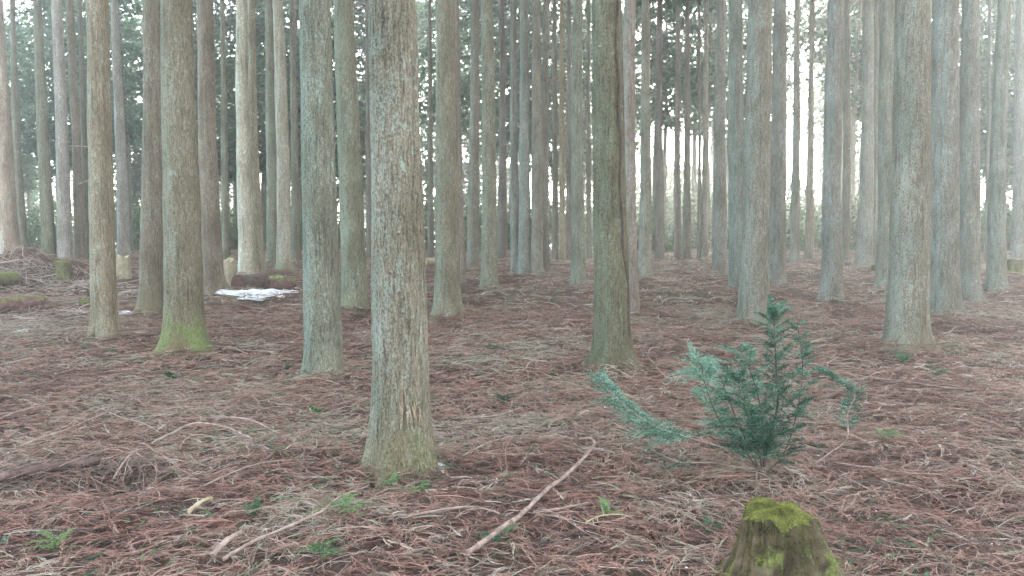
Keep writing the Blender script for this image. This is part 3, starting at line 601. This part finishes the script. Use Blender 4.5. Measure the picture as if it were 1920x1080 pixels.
def fallen(label, pts, r0, r1, mat=STICK, lift=.082, forks=(), arch=0.02, name='fallen_branch', cat='branch', n=None):
    r0 *= .95; r1 *= 1.05; n = n or max(10, 8 * len(pts)); g, P = branch_tube(pts, r0, r1, n, lift + r0, arch=arch)
    o0 = P[0].copy(); V = np.concatenate(g.V) - o0
    root = thing(name, label, cat, tuple(o0), 'dead branches fallen on the litter')
    me = mesh_np('stem', V, np.concatenate(g.Q), mat, np.full(sum(len(q) for q in g.Q), .5), True); link('stem', me, root)
    for f in forks:
        g2, P2 = branch_tube(f, r1 * 1.1, r1 * .5, 10, lift + r0 * .6, m=6)
        link('side_branch', mesh_np('side_branch', np.concatenate(g2.V) - o0, np.concatenate(g2.Q), mat, smooth=True), root)
    # a few short bare side twigs
    k = 5; PP = []
    for _ in range(k):
        i = RNG.integers(2, n - 2); a = RNG.random() * 6.28; ln = RNG.uniform(.04, .14)
        PP.append([P[i] - o0 + np.array([math.cos(a), math.sin(a), .3 * (1 - t)]) * ln * t for t in (0, .5, 1)])
    V, Qd = tubes(np.array(PP), np.tile([min(r1, .003), .002, .001], (k, 1)), 4); link('side_twigs', mesh_np('side_twigs', V, Qd, mat), root)
    return root
fallen('long thick pinkish branch sweeping up to a hooked tip in the centre foreground', [(878, 1078), (940, 1032), (1000, 985), (1055, 935), (1098, 890), (1114, 866), (1106, 850), (1086, 850)], .0135, .007, forks=[[(1000, 998), (1050, 990), (1102, 976)]])
fallen('long thin rising branch crossing the lower left bottom edge towards green sprig', [(420, 1090), (489, 1053), (560, 1027), (609, 998), (645, 966), (692, 943)], .010, .003, forks=[[(609, 998), (590, 985), (577, 990)]])
fallen('thick short stick cut off by the bottom edge of the picture', [(400, 1088), (430, 1063), (456, 1040)], .014, .011)
fallen('short pale yellowish chunk of wood lying alone at lower left', [(354, 998), (375, 985), (397, 968)], .012, .010, PALE, name='wood_chunk', cat='stick')
fallen('arched thick branch beside the dark hollow at left', [(285, 856), (334, 842), (375, 833), (428, 838), (477, 850)], .0095, .005, arch=.06)
fallen('straight stout stick just above the arched branch at left', [(411, 807), (456, 813), (489, 823), (525, 838)], .009, .006)
fallen('long straight branch rising diagonally across the left litter', [(40, 864), (122, 842), (171, 823), (228, 787), (290, 735)], .008, .003, arch=.05)
fallen('thin pale arched twig at far left, ending at the long diagonal branch', [(0, 808), (73, 795), (138, 785), (204, 793)], .0045, .003, arch=.05)
fallen('thin twig running down right from the end of the pale arched twig', [(204, 793), (252, 815), (301, 836)], .0045, .003)
fallen('thin forked twig over the dark hollow, running down to the right', [(261, 858), (285, 884), (318, 905), (362, 921)], .004, .002, arch=.06)
fallen('thin bowed pale twig lying over the broken log', [(110, 905), (171, 897), (228, 892), (269, 901), (301, 919)], .004, .002, arch=.07)
fallen('crooked forked twig standing in the dark hollow', [(214, 927), (240, 902), (267, 872)], .007, .004, arch=.03, forks=[[(240, 902), (246, 915), (240, 925)]])
fallen('half-buried dark log with a pale broken end at left', [(-40, 930), (40, 915), (110, 900), (186, 887)], .034, .022, ROT, name='broken_log', cat='log', lift=.03)
fallen('long straight pale twig at the foot of the green-footed tree', [(346, 668), (420, 668), (497, 672)], .005, .003)
fallen('forked V-shaped twig right of the largest tree foot', [(865, 884), (910, 864), (961, 843)], .005, .003, forks=[[(961, 843), (948, 868), (951, 912)]])
fallen('curved stick below centre with its tip turned up to the right', [(874, 809), (943, 803), (975, 783)], .006, .003)
fallen('flat wavy stick lying across the bottom centre', [(764, 1003), (837, 998), (894, 994), (937, 1000)], .007, .004)
fallen('thin twig running down right from the long hooked branch', [(1008, 986), (1061, 1015), (1130, 1055)], .003, .002)
fallen('arched twig left of the vine-clad tree foot', [(984, 711), (1012, 693), (1065, 685)], .007, .004, arch=.05)
fallen('small curved hook of a twig at mid distance in the centre', [(975, 586), (990, 598), (991, 610), (979, 620), (960, 624)], .008, .005)
fallen('crooked pale branch rising right, beyond the sapling to its left', [(1249, 627), (1312, 616), (1326, 604), (1353, 579)], .010, .005)
fallen('S-curved pale twig between the vine-clad tree and the sapling', [(1237, 665), (1217, 676), (1216, 692), (1235, 715), (1262, 733)], .007, .004, arch=.04)
fallen('long thin straight stick pointing right from the sapling side spray', [(1590, 719), (1643, 732), (1740, 745), (1882, 758)], .0065, .003, forks=[[(1650, 733), (1672, 722), (1668, 705)]])
fallen('short bright white stick right of the sapling top', [(1518, 657), (1533, 654), (1548, 648)], .006, .005, PALE, name='white_stick', cat='stick')
fallen('straight thin stick just below the right sapling spray', [(1566, 838), (1600, 849), (1636, 861)], .005, .003)
fallen('long thin bent stick right of the sapling foot', [(1567, 895), (1620, 908), (1687, 917), (1762, 917)], .0045, .003)
fallen('curved branch at mid right behind the sapling', [(1497, 603), (1530, 607), (1567, 627), (1593, 633)], .009, .005, arch=.06)
fallen('crooked twig right of the thick flaky-barked tree', [(1753, 640), (1780, 637), (1793, 627), (1822, 627)], .007, .004)
fallen('bowed stick in front of the dim blue-grey trunk', [(1328, 548), (1357, 551), (1379, 560)], .012, .007, arch=.06)
fallen('thin twig leaning down from the left side of the mossy stump', [(1333, 1069), (1355, 1040), (1374, 1006)], .004, .003, lift=.01, arch=.05)
fallen('forked twig left of the largest tree, bent like an elbow', [(600, 800), (650, 790), (690, 792)], .005, .003, forks=[[(603, 820), (612, 850), (610, 872)]])
fallen('short pale straw-like stick among litter right of the hooked branch', [(1098, 1020), (1130, 1008), (1170, 1002)], .005, .003, PALE)

# ------------------------------------------------------------ sprays of fresh green, the sapling
def spray(geo, base, d, L, width, rgn, nl=16, w=.0045, droop=.25, up=None, tint=.5, sub=3):
    """flat drooping conifer spray in the plane of direction d: stem + side shoots + sub-shoots; returns the stem points"""
    base = np.array(base, float); d = np.array(d, float); d /= np.linalg.norm(d); up = np.array(up if up is not None else (0, 0, 1.0))
    s = np.cross(d, up); s /= np.linalg.norm(s) + 1e-9; nrm = np.cross(s, d)
    k = 8; t = np.linspace(0, 1, k); P = base + d * (L * t)[:, None] + np.array([0, 0, -1.0]) * (droop * L * t ** 2)[:, None]
    V, Q_ = strips(P[None], (w * .8 * (1 - .7 * t))[None], nrm[None] if False else s[None]); geo.add(V, Q_, .1)
    V, Q_ = strips(P[None], (w * .8 * (1 - .7 * t))[None], nrm[None]); geo.add(V, Q_, .1)
    tj = np.linspace(.06, 1, nl); PP = []; WW = []; SD = []; TT = []
    for j, u in enumerate(tj):
        for sg in (-1, 1):
            b = np.array([np.interp(u, t, P[:, c]) for c in range(3)]); l = width * (1.1 - u * .85) * rgn.uniform(.7, 1.15)
            dd = d * .75 + s * sg * .85 + nrm * rgn.normal(0, .22); dd /= np.linalg.norm(dd)
            q = np.array([b + dd * l * v + np.array([0, 0, -.28 * l * v * v]) for v in (0, .5, 1)]); tn = np.clip(tint + rgn.normal(0, .18), 0, 1)
            sd = np.cross(dd, nrm + rgn.normal(0, .4, 3)); sd /= np.linalg.norm(sd)
            PP.append(q); WW.append([w, w * .9, w * .25]); SD.append(sd); TT.append(tn)
            for m_ in range(sub):
                v = (m_ + .6) / (sub + .4); bb = b + dd * l * v; l2 = l * .42 * (1.1 - v * .6)
                for s2 in (-1, 1):
                    d2 = dd * .8 + np.cross(nrm, dd) * s2 * .7 + rgn.normal(0, .22, 3); d2 /= np.linalg.norm(d2)
                    q = np.array([bb + d2 * l2 * v2 + np.array([0, 0, -.3 * l2 * v2 * v2]) for v2 in (0, .5, 1)])
                    sd = np.cross(d2, nrm + rgn.normal(0, .5, 3)); sd /= np.linalg.norm(sd)
                    PP.append(q); WW.append([w * .8, w * .75, w * .2]); SD.append(sd); TT.append(np.clip(tn + rgn.normal(.06, .1), 0, 1))
    V, Q_ = strips(np.array(PP), np.array(WW), np.array(SD)); geo.add(V, Q_, np.repeat(TT, 2))
    return P
RG2 = np.random.default_rng(4)
base = on_ground(1430, 893); YB = base.y
sap = thing('sapling', 'young blue-green conifer sapling with feathery sprays in the right foreground', 'sapling', tuple(base))
def rel(px, py, Y): return np.array(at(px, py, Y) - base)
lead = smooth_line([(0, 0, -.02), rel(1440, 830, YB + .02), rel(1458, 760, YB + .05), rel(1455, 690, YB + .07), rel(1452, 620, YB + .08), rel(1450, 585, YB + .08)], 30)
V, Q_ = tubes(lead[None], np.linspace(.009, .002, 30)[None], 8); link('main_stem', mesh_np('main_stem', V, Q_, ROT, smooth=True), sap)
stems = {
 'second': [(0, 0, 0), rel(1470, 850, YB - .05), rel(1495, 770, YB - .08), rel(1505, 690, YB - .08), rel(1495, 605, YB - .06)],
 'left': [(0, 0, 0), rel(1400, 850, YB - .1), rel(1350, 790, YB - .16), rel(1322, 720, YB - .18), rel(1315, 672, YB - .18)],
 'left2': [(0, 0, 0), rel(1405, 840, YB - .02), rel(1370, 760, YB + .05), rel(1345, 700, YB + .1), rel(1300, 690, YB + .12)],
 'centre': [(0, 0, 0), rel(1432, 830, YB - .05), rel(1425, 760, YB - .02), rel(1405, 690, YB + .04), rel(1385, 655, YB + .06)],
 'mid': [(0, 0, 0), rel(1420, 830, YB - .1), rel(1395, 760, YB - .15), rel(1380, 700, YB - .2)],
}
gs = Geo()
def sprays_along(P, n, L0, L1, w0, tint, flatdir=None, t0=.25, nl=12):
    P = np.array(P); m = len(P); 
    for j in range(n):
        u = t0 + (1 - t0) * (j + RG2.random() * .6) / n; f = u * (m - 1); i = min(int(f), m - 2); b = P[i] * (1 - (f - i)) + P[i + 1] * (f - i); tang = P[i + 1] - P[i]; tang /= np.linalg.norm(tang)
        a = j * 2.4 + RG2.normal(0, .4); rad = np.array([math.cos(a), math.sin(a) * .8, 0]); d = rad + tang * .9
        L = L0 + (L1 - L0) * u
        spray(gs, b, d + RG2.normal(0, .25, 3), L * RG2.uniform(.5, 1.35), L * .36, RG2, nl=nl, w=w0, droop=.30, tint=np.clip(tint * (.55 + .6 * u) + RG2.normal(0, .10), 0, 1), sub=3)
sprays_along(lead, 50, .25, .14, .0017, .42, t0=.12, nl=16)
for nm, pts in stems.items():
    P = smooth_line(pts, 18); V, Q_ = tubes(P[None], np.linspace(.006, .0015, 18)[None], 6); link('stem', mesh_np('stem', V, Q_, ROT, smooth=True), sap)
    c = {'second': (30, .22, .12, .42), 'left': (32, .27, .17, .72), 'left2': (28, .29, .18, .68), 'mid': (28, .28, .16, .5), 'centre': (26, .24, .15, .55)}[nm]
    sprays_along(P, c[0], c[1], c[2], .0019, c[3], t0=.16, nl=15)
link('foliage', gs.mesh('foliage', YOUNG), sap)
# the long low limb to the left and the drooping one to the right
def side_limb(pts, segs, tint, name='low_limb', t0=.5, L0=.09, L1=.05):
    global gs
    P = smooth_line(pts, 40); V, Q_ = tubes(P[None], np.linspace(.006, .0016, 40)[None], 6); lb = link(name, mesh_np(name, V, Q_, STICK, smooth=True), sap)
    gs = Geo(); m = len(P)
    for j in range(segs):
        u = t0 + (1 - t0) * j / segs; i = min(int(u * (m - 1)), m - 2); tang = P[i + 1] - P[i]; tang /= np.linalg.norm(tang)
        sdv = np.cross(tang, [0, 0, 1.0]); sdv /= np.linalg.norm(sdv); d = tang * .8 + sdv * (1 if j % 2 else -1) * .8 + np.array([0, 0, RG2.normal(0, .2)])
        L = L0 + (L1 - L0) * (j / segs); spray(gs, P[i], d, L * RG2.uniform(.8, 1.2), L * .36, RG2, nl=13, w=.0018, droop=.25, tint=tint, sub=2)
    link('foliage', gs.mesh('foliage', YOUNG), lb)
def gp(px, py, h): q = on_ground(px, py); r = at(px, py, q.y - h * 2.6); return np.array(r - base)
side_limb([(0, 0, .03), rel(1370, 845, YB - .12), rel(1290, 820, YB - .1), rel(1220, 795, YB + .1), rel(1160, 750, YB + .25), rel(1122, 706, YB + .35)], 80, .66, t0=.40, L0=.22, L1=.13)
side_limb([(0, 0, .05), rel(1500, 882, YB + .05), rel(1560, 846, YB + .12), rel(1588, 822, YB + .15), rel(1590, 775, YB + .2), rel(1604, 735, YB + .25), rel(1572, 708, YB + .27), rel(1545, 694, YB + .28)], 40, .45, t0=.5, L0=.11, L1=.12)
side_limb([(0, 0, .02), rel(1340, 868, YB - .05), rel(1270, 865, YB + .0), rel(1200, 830, YB + .2)], 8, .3, t0=.55, L0=.09, L1=.07)

# green sprigs big enough to point at
for (px, py, L, tint, label) in [
    (640, 985, .16, .85, 'bright green feathery sprig on the thin rising branch at lower centre left'),
    (475, 985, .11, .5, 'blue-green upright sprig between the wood chunk and bright green sprig'),
    (785, 945, .10, .9, 'bright yellow-green sprig in front of the largest tree foot'),
    (735, 930, .09, .75, 'small green sprig left of the yellow-green one at the largest tree foot'),
    (940, 1045, .12, .5, 'dark green fan-shaped sprig beside the thick end of the hooked branch'),
    (595, 790, .13, .8, 'green sprig near the elbow twig left of the largest tree'),
    (318, 722, .16, .4, 'dull green tuft in the left middle litter'),
    (535, 705, .12, .2, 'dark green tuft just left of the blue-grey lichened trunk'),
    (922, 665, .16, .4, 'small green tuft in the centre middle distance'),
    (1690, 690, .18, .4, 'dark green tuft at the foot of the flaky-barked tree'),
    (1758, 716, .16, .3, 'dark green cushion right of the flaky-barked tree foot'),
    (1660, 838, .16, .85, 'bright green flat patch of sprig right of the sapling'),
    (1135, 990, .10, .95, 'yellow-green moss-like sprig right of the hooked branch fork'),
    (105, 1050, .12, .95, 'pale yellow-green leafy sprig in the bottom left corner'),
    (600, 1065, .13, .6, 'green tuft at the bottom edge below the bright sprig'),
    (945, 765, .11, .3, 'dim green tuft right of the largest tree at mid height'),
    (1330, 1020, .09, .45, 'green tuft left of the mossy stump')]:
    q = on_ground(px, py); g = Geo()
    for k in range(7):
        a = RG2.random() * 6.28; spray(g, (0, 0, .01 + .008 * k), (math.cos(a), math.sin(a) * .8, RG2.uniform(.15, 1.0)), L * RG2.uniform(.7, 1.2), L * .28, RG2, nl=14, w=.0013 if q.y < 6 else .003, droop=.35, tint=tint, sub=3)
    link('green_sprig', g.mesh('green_sprig', GREEN), None, (q.x, q.y, q.z + .035), label, 'sprig', 'fresh green sprigs on the litter')

# ------------------------------------------------------------ stumps, logs, brush, snow
def stump(name, label, px, ytop, ybase, w, mat, topmat, jag=.1, flare=.35, seed=1, mosscap=False, domed=False, lobes=None, tiltx=0, nth=64, dec0=3.2):
    q = on_ground(px, ybase); Y = q.y; h = float(at(px, ytop, Y).z - q.z); R = w * px_m(Y) / 2; rg_ = np.random.default_rng(seed)
    root = thing(name, label, 'stump', tuple(q))
    zz = np.linspace(-.08, 1, 40) ; th = np.arange(nth) * 2 * np.pi / nth; Z, TH = np.meshgrid(zz, th, indexing='ij')
    topz = 1 + jag * (vnoise(np.cos(th) * 2 + seed * 7, np.sin(th) * 2, seed))
    k = 5; base = 1 + flare * np.exp(-np.clip(Z, 0, 1) * dec0) * (1 + .45 * np.cos(k * TH + seed) + .35 * np.cos(3 * TH + 2 * seed))
    if lobes:
        for (ang, amt, wid, dec) in lobes: base = base + amt * np.exp(-((np.angle(np.exp(1j * (TH - math.radians(ang))))) / wid) ** 2) * np.exp(-np.clip(Z, 0, 1) * dec)
    r = R * base * (1 + .08 * vnoise(np.cos(TH) * 5 + 3, np.sin(TH) * 5 + Z * 1.4, seed + 3) + (.16 * vnoise(TH * 4, Z * 2.5, seed + 4) + (.22 * vnoise(TH * 9, Z * 1.2, seed + 8) + .12 * vnoise(TH * 22, Z * 2.0, seed + 9)) * (nth > 100)) * np.minimum(TH, 2 * np.pi - TH).clip(0, .4) / .4)
    V = np.stack([r * np.cos(TH) + tiltx * Z * h, r * np.sin(TH), Z * h * topz[None, :]], -1)
    m_, n_ = Z.shape; id_ = np.arange(m_ * n_).reshape(m_, n_); Qd = np.stack([id_[:-1], np.roll(id_[:-1], -1, 1), np.roll(id_[1:], -1, 1), id_[1:]], -1).reshape(-1, 4)
    link('bole', mesh_np('bole', V.reshape(-1, 3), Qd, mat, smooth=True), root)
    rr = np.linspace(1, 0, 9)[:, None]; ring = V[-1]; c = ring.mean(0)       # the cut or rotted top
    T = c + (ring - c)[None] * rr[..., None]; dome = (.25 if domed else -.04) * R * (1 - rr ** 2)
    T[..., 2] += dome + (.02 * R * 6 * vnoise(T[..., 0] * 30, T[..., 1] * 30, seed)) * (1 - rr); T[..., 2] += .0
    id2 = np.arange(9 * n_).reshape(9, n_); Q2 = np.stack([id2[:-1], np.roll(id2[:-1], -1, 1), np.roll(id2[1:], -1, 1), id2[1:]], -1).reshape(-1, 4)
    link('cut_face', mesh_np('cut_face', T.reshape(-1, 3), Q2, topmat, smooth=True), root)
    return root, V, T, R, h
sroot, SV, ST_, SR, SH_ = stump('mossy_stump', 'old stump with a bright moss cap cut by the bottom edge, right foreground', 1450, 965, 1125, 106, STUMPW, MOSSY, .22, .95, 4, domed=True, lobes=[(-15, 2.6, .30, 2.2), (5, .8, .2, 1.2), (195, .7, .4, 2.4), (-75, .45, .22, 2.0), (-125, .4, .22, 2.2), (-50, .3, .10, 1.2), (-95, .22, .09, 1.2), (-110, .2, .07, 1)], nth=240, dec0=2.4)
g = Geo(); n = 26000                                                    # moss shoots on cap and flanks
k = 15000; i = RG2.integers(0, ST_.shape[0], k); j = RG2.integers(0, ST_.shape[1], k); j2 = (j + 1) % ST_.shape[1]; u = RG2.random(k)[:, None]; i2 = np.minimum(i + 1, ST_.shape[0] - 1); v = RG2.random(k)[:, None]
B1 = ST_[i, j] * (1 - u) + ST_[i, j2] * u; B1 = B1 * (1 - v) + ST_[i2, j] * v
k2 = n - k; zi = np.minimum((RG2.random(k2) ** .75 * 38).astype(int) + 1, 38); j = RG2.integers(0, SV.shape[1], k2); j2 = (j + 1) % SV.shape[1]; u = RG2.random(k2)[:, None]; v = RG2.random(k2)[:, None]
B2 = (SV[zi, j] * (1 - u) + SV[zi, j2] * u) * (1 - v) + SV[zi + 1, j] * v
keep = (vnoise(B2[:, 0] * 16 + 4, B2[:, 1] * 16 + B2[:, 2] * 9, 61) + (B2[:, 2] / SH_ - .6) * 1.2) > -.12; B2 = B2[keep]
B = np.concatenate([B1, B2]); N0 = np.concatenate([np.tile([0, 0, 1.0], (len(B1), 1)), np.stack([B2[:, 0], B2[:, 1], .25 * np.hypot(B2[:, 0], B2[:, 1])], -1) / (np.hypot(B2[:, 0], B2[:, 1]))[:, None]])
d = N0 + RG2.normal(0, .5, B.shape); d /= np.linalg.norm(d, axis=1, keepdims=True); sd = np.cross(d, RG2.normal(0, 1, B.shape)); sd /= np.linalg.norm(sd, axis=1, keepdims=True)
l = RG2.uniform(.003, .009, len(B))[:, None]; P = np.stack([B - d * .002, B + d * l * .6, B + d * l + np.array([0, 0, -.002])], 1)
V, Q_ = strips(P, np.tile([.0016, .0013, .0004], (len(B), 1)), sd)
tn = np.clip(np.where(np.arange(len(B)) < len(B1), .66, .30) + .6 * vnoise(B[:, 0] * 25, B[:, 1] * 25 + B[:, 2] * 20, 62) + RG2.normal(0, .12, len(B)), 0, 1)
g.add(V, Q_, np.repeat(tn, 2)); link('moss', g.mesh('moss', MOSS), sroot)

for (pts, r0, r1) in [([(1505, 1000), (1540, 1035), (1575, 1068), (1620, 1098)], .055, .018), ([(1395, 1030), (1362, 1062), (1335, 1092)], .045, .02), ([(1480, 1040), (1500, 1085), (1505, 1110)], .045, .02)]:
    A = [np.array(on_ground(*p) - sroot.location) for p in pts]; A[0] = A[0] * .35 + np.array([0, 0, .13]); A[1] = A[1] * .8; A[1][2] += .035
    P = smooth_line(A, 16); P[:, 2] += .012; rr = np.linspace(r0, r1, 16) * (1 + .15 * vnoise(np.arange(16) * .6, np.zeros(16), 5))
    V, Qd = tubes(P[None], rr[None], 14); V = V + .02 * np.stack([vnoise(V[:, 0] * 40, V[:, 2] * 40 + V[:, 1] * 30, 71 + k) for k in range(3)], -1)
    link('root', mesh_np('root', V, Qd, STUMPW, smooth=True), sroot)
stump('tall_pale_stump', 'tall pale round-topped stump left of the snow patch', 432, 487, 538, 22, CUTOLD, PALE, .25, .12, 8, domed=True)
stump('pale_stump', 'pale yellowish stump behind the smooth beige trunk', 232, 481, 520, 25, CUTOLD, PALE, .35, .1, 9)
stump('small_mossy_stump', 'short moss-covered stump in front of the pale bluish trunk', 121, 491, 524, 27, MOSSY, MOSSY, .3, .15, 10, domed=True)
stump('yellowish_stump', 'yellowish stump at the right edge beyond the leaning trunk', 1900, 486, 513, 28, MOSSY, CUTOLD, .3, .3, 11)
stump('low_mossy_stump', 'tiny mossy stump beside the foot of the bluish pair', 1641, 497, 510, 13, MOSSY, MOSSY, .2, .2, 12, domed=True)
stump('thin_pale_stump', 'tiny thin pale stump on the crest at the bright open gap', 1254, 477, 492, 7, CUTOLD, PALE, .2, .1, 13)
stump('round_pale_stump', 'tiny tan stump on the crest left of the peeled-foot tree', 1334, 480, 493, 9, CUTOLD, PALE, .2, .2, 14)

def log(name, label, pxa, ya, pxb, yb, r, mat, endmat, lift=0.0, seed=0, cat='log', group=None):
    A = np.array(on_ground(pxa, ya)); B_ = np.array(on_ground(pxb, yb)); root = thing(name, label, cat, tuple(A), group); d = B_ - A; n = 24
    t = np.linspace(0, 1, n); P = d[None] * t[:, None]; P[:, 2] += r * .7 + lift; rr = r * (1 + .12 * vnoise(t * 6 + seed, t * 0, seed + 5)) * (1 - .12 * t)
    V, Qd = tubes(P[None], rr[None], 20); V = V + .14 * r * np.stack([vnoise(V[:, 0] * 9, V[:, 2] * 9 + seed, 51)] * 3, -1)
    link('log_body', mesh_np('log_body', V, Qd, mat, smooth=True), root)
    for e in (0, n - 1):
        ring = V.reshape(n, 20, 3)[e]; c = ring.mean(0); f = (1, .55, .02); VV = np.concatenate([c + (ring - c) * k for k in f]); ii = np.arange(60).reshape(3, 20)
        link('sawn_end', mesh_np('sawn_end', VV, np.stack([ii[:-1], np.roll(ii[:-1], -1, 1), np.roll(ii[1:], -1, 1), ii[1:]], -1).reshape(-1, 4), endmat), root)
    return root
log('rotten_log', 'dark rotten log with a bluish side behind the snow patch', 446, 545, 496, 540, .20, ROT, REDROT, seed=1)
log('rotten_log', 'smaller blackish log end right of the dark rotten log', 508, 545, 556, 543, .15, REDROT, ROT, seed=2)
log('tan_log', 'tan log lying across behind the dark rotten logs', 440, 533, 530, 531, .12, CUTOLD, PALE, seed=3)
log('rotting_log', 'reddish rotting log half sunk in the far left mound', -60, 592, 84, 578, .13, REDROT, ROT, seed=4)
log('mossy_log', 'yellow-green mossy log on the mound at the left edge', -50, 548, 30, 540, .15, MOSSY, ROT, lift=.08, seed=5)
log('mossy_log', 'short mossy lump of log under the brush left of the beige trunk', 150, 575, 182, 574, .07, MOSSY, ROT, seed=6)
log('cut_log', 'upper pale sawn log glimpsed between the two brown trunks right of centre left', 795, 512, 822, 509, .085, PALE, PALE, lift=.22, seed=7)
log('cut_log', 'lower dark sawn log under the pale one between the two brown trunks', 792, 520, 824, 518, .11, ROT, PALE, seed=8)
# brush piles: heaps of dead sticks
for (px, py, wd, hh, n, label) in [(70, 535, 1.6, .16, 240, 'grey heap of dead brush on the mound behind the rotting log'), (185, 545, 1.2, .14, 200, 'tangle of pale dead sticks left of the smooth beige trunk'),
                                   (245, 560, .7, .15, 120, 'small tangle of sticks between the beige and brown trunks'), (15, 505, 1.3, .12, 120, 'brown brush heap at the foot of the pale pinkish edge trunk'),
                                   (110, 600, 1.2, .14, 160, 'flat scatter of dead sticks in front of the left mounds'), (70, 905, .5, .09, 110, 'tangled dead twigs over the half-buried dark log'),
                                   (255, 905, .28, .11, 110, 'dark tangle of roots and twigs in the hollow')]:
    q = on_ground(px, py); X = RG2.normal(0, wd * .45, n); Yy = RG2.normal(0, wd * .28, n); k = 5; a = RG2.random(n) * 6.28; ln = RG2.uniform(.2, .8, n) * min(1, wd * .9 + .1); t = np.linspace(-.5, .5, k)[None]
    cur = RG2.normal(0, .6, n)[:, None]; hx = X[:, None] + np.cos(a[:, None] + cur * t) * ln[:, None] * t; hy = Yy[:, None] + np.sin(a[:, None] + cur * t) * ln[:, None] * t
    zb = hh * np.exp(-(X / wd) ** 2 * 3 - (Yy / wd) ** 2 * 6) * RG2.random(n); hz = ground(hx + q.x, hy + q.y) - q.z + .02 + zb[:, None] + RG2.normal(0, .15, n)[:, None] * ln[:, None] * t
    rad = (.0022 if q.y < 8 else .0055); V, Qd = tubes(np.stack([hx, hy, hz], -1), rad * RG2.uniform(.5, 1.5, n)[:, None] * np.ones((n, k)), 4)
    g = Geo(); g.add(V, Qd, np.repeat(RG2.random(n) * (.25 if q.y < 8 else 1.0), 4 * (k - 1))); link('brush_pile', g.mesh('brush_pile', TWIG), None, tuple(q), label, 'brush pile')
# snow
def snow(px, py, wpx, hpx, seed, label):
    c = on_ground(px, py); f = on_ground(px, py + hpx / 2); b = on_ground(px, py - hpx / 2); ry = (b.y - f.y) / 2; rx = wpx * px_m(c.y) / 2; n = 60; m = 14
    th = np.arange(n) * 2 * np.pi / n; edge = 1 + 1.0 * vnoise(np.cos(th) * 2.6 + seed, np.sin(th) * 2.6, seed) + .6 * vnoise(np.cos(th) * 6 + seed, np.sin(th) * 6, seed + 1)
    rr = np.linspace(0.01, 1, m)[:, None]; x = rr * edge * np.cos(th) * rx; y = rr * edge * np.sin(th) * ry
    z = ground(x + c.x, y + c.y) - c.z + (.09 * (1 - rr ** 3) * (1 + .8 * vnoise(x * 5, y * 5, seed)) - .015 + .03) * min(1, rx * 2)
    ii = np.arange(n * m).reshape(m, n); Qd = np.stack([ii[:-1], np.roll(ii[:-1], -1, 1), np.roll(ii[1:], -1, 1), ii[1:]], -1).reshape(-1, 4)
    link('snow_patch', mesh_np('snow_patch', np.stack([x, y, z], -1), Qd, SNOW, smooth=True), None, tuple(c), label, 'snow patch', 'leftover snow')
snow(480, 554, 112, 20, 2, 'large bright patch of leftover snow in front of the rotten logs')
snow(535, 548, 46, 6, 3, 'thin strip of snow trailing right of the large bright patch')
snow(230, 588, 34, 7, 5, 'small snow patch between the beige and brown trunks')
snow(40, 622, 24, 6, 9, 'tiny snow patch at the left below the mounds')
snow(822, 872, 26, 16, 12, 'tiny crumb of snow at the right of the largest tree foot')

# ------------------------------------------------------------ haze
v = [(x, y, z) for z in (-5.2, 24) for (x, y) in ((-600, -200), (600, -200), (600, 600), (-600, 600))]
hm = bpy.data.materials.new('haze'); hm.use_nodes = True; hn = hm.node_tree; hn.nodes.remove(hn.nodes['Principled BSDF'])
pv = hn.nodes.new('ShaderNodeVolumePrincipled'); pv.inputs['Color'].default_value = (.93, .96, .94, 1); pv.inputs['Density'].default_value = .0055; pv.inputs['Anisotropy'].default_value = .75
hn.links.new(pv.outputs[0], hn.nodes['Material Output'].inputs['Volume'])
link('haze', mesh_np('haze', v, [(0, 3, 2, 1), (4, 5, 6, 7), (0, 1, 5, 4), (1, 2, 6, 5), (2, 3, 7, 6), (3, 0, 4, 7)], hm), kind='stuff', label='pale moist air between the trunks', cat='haze')
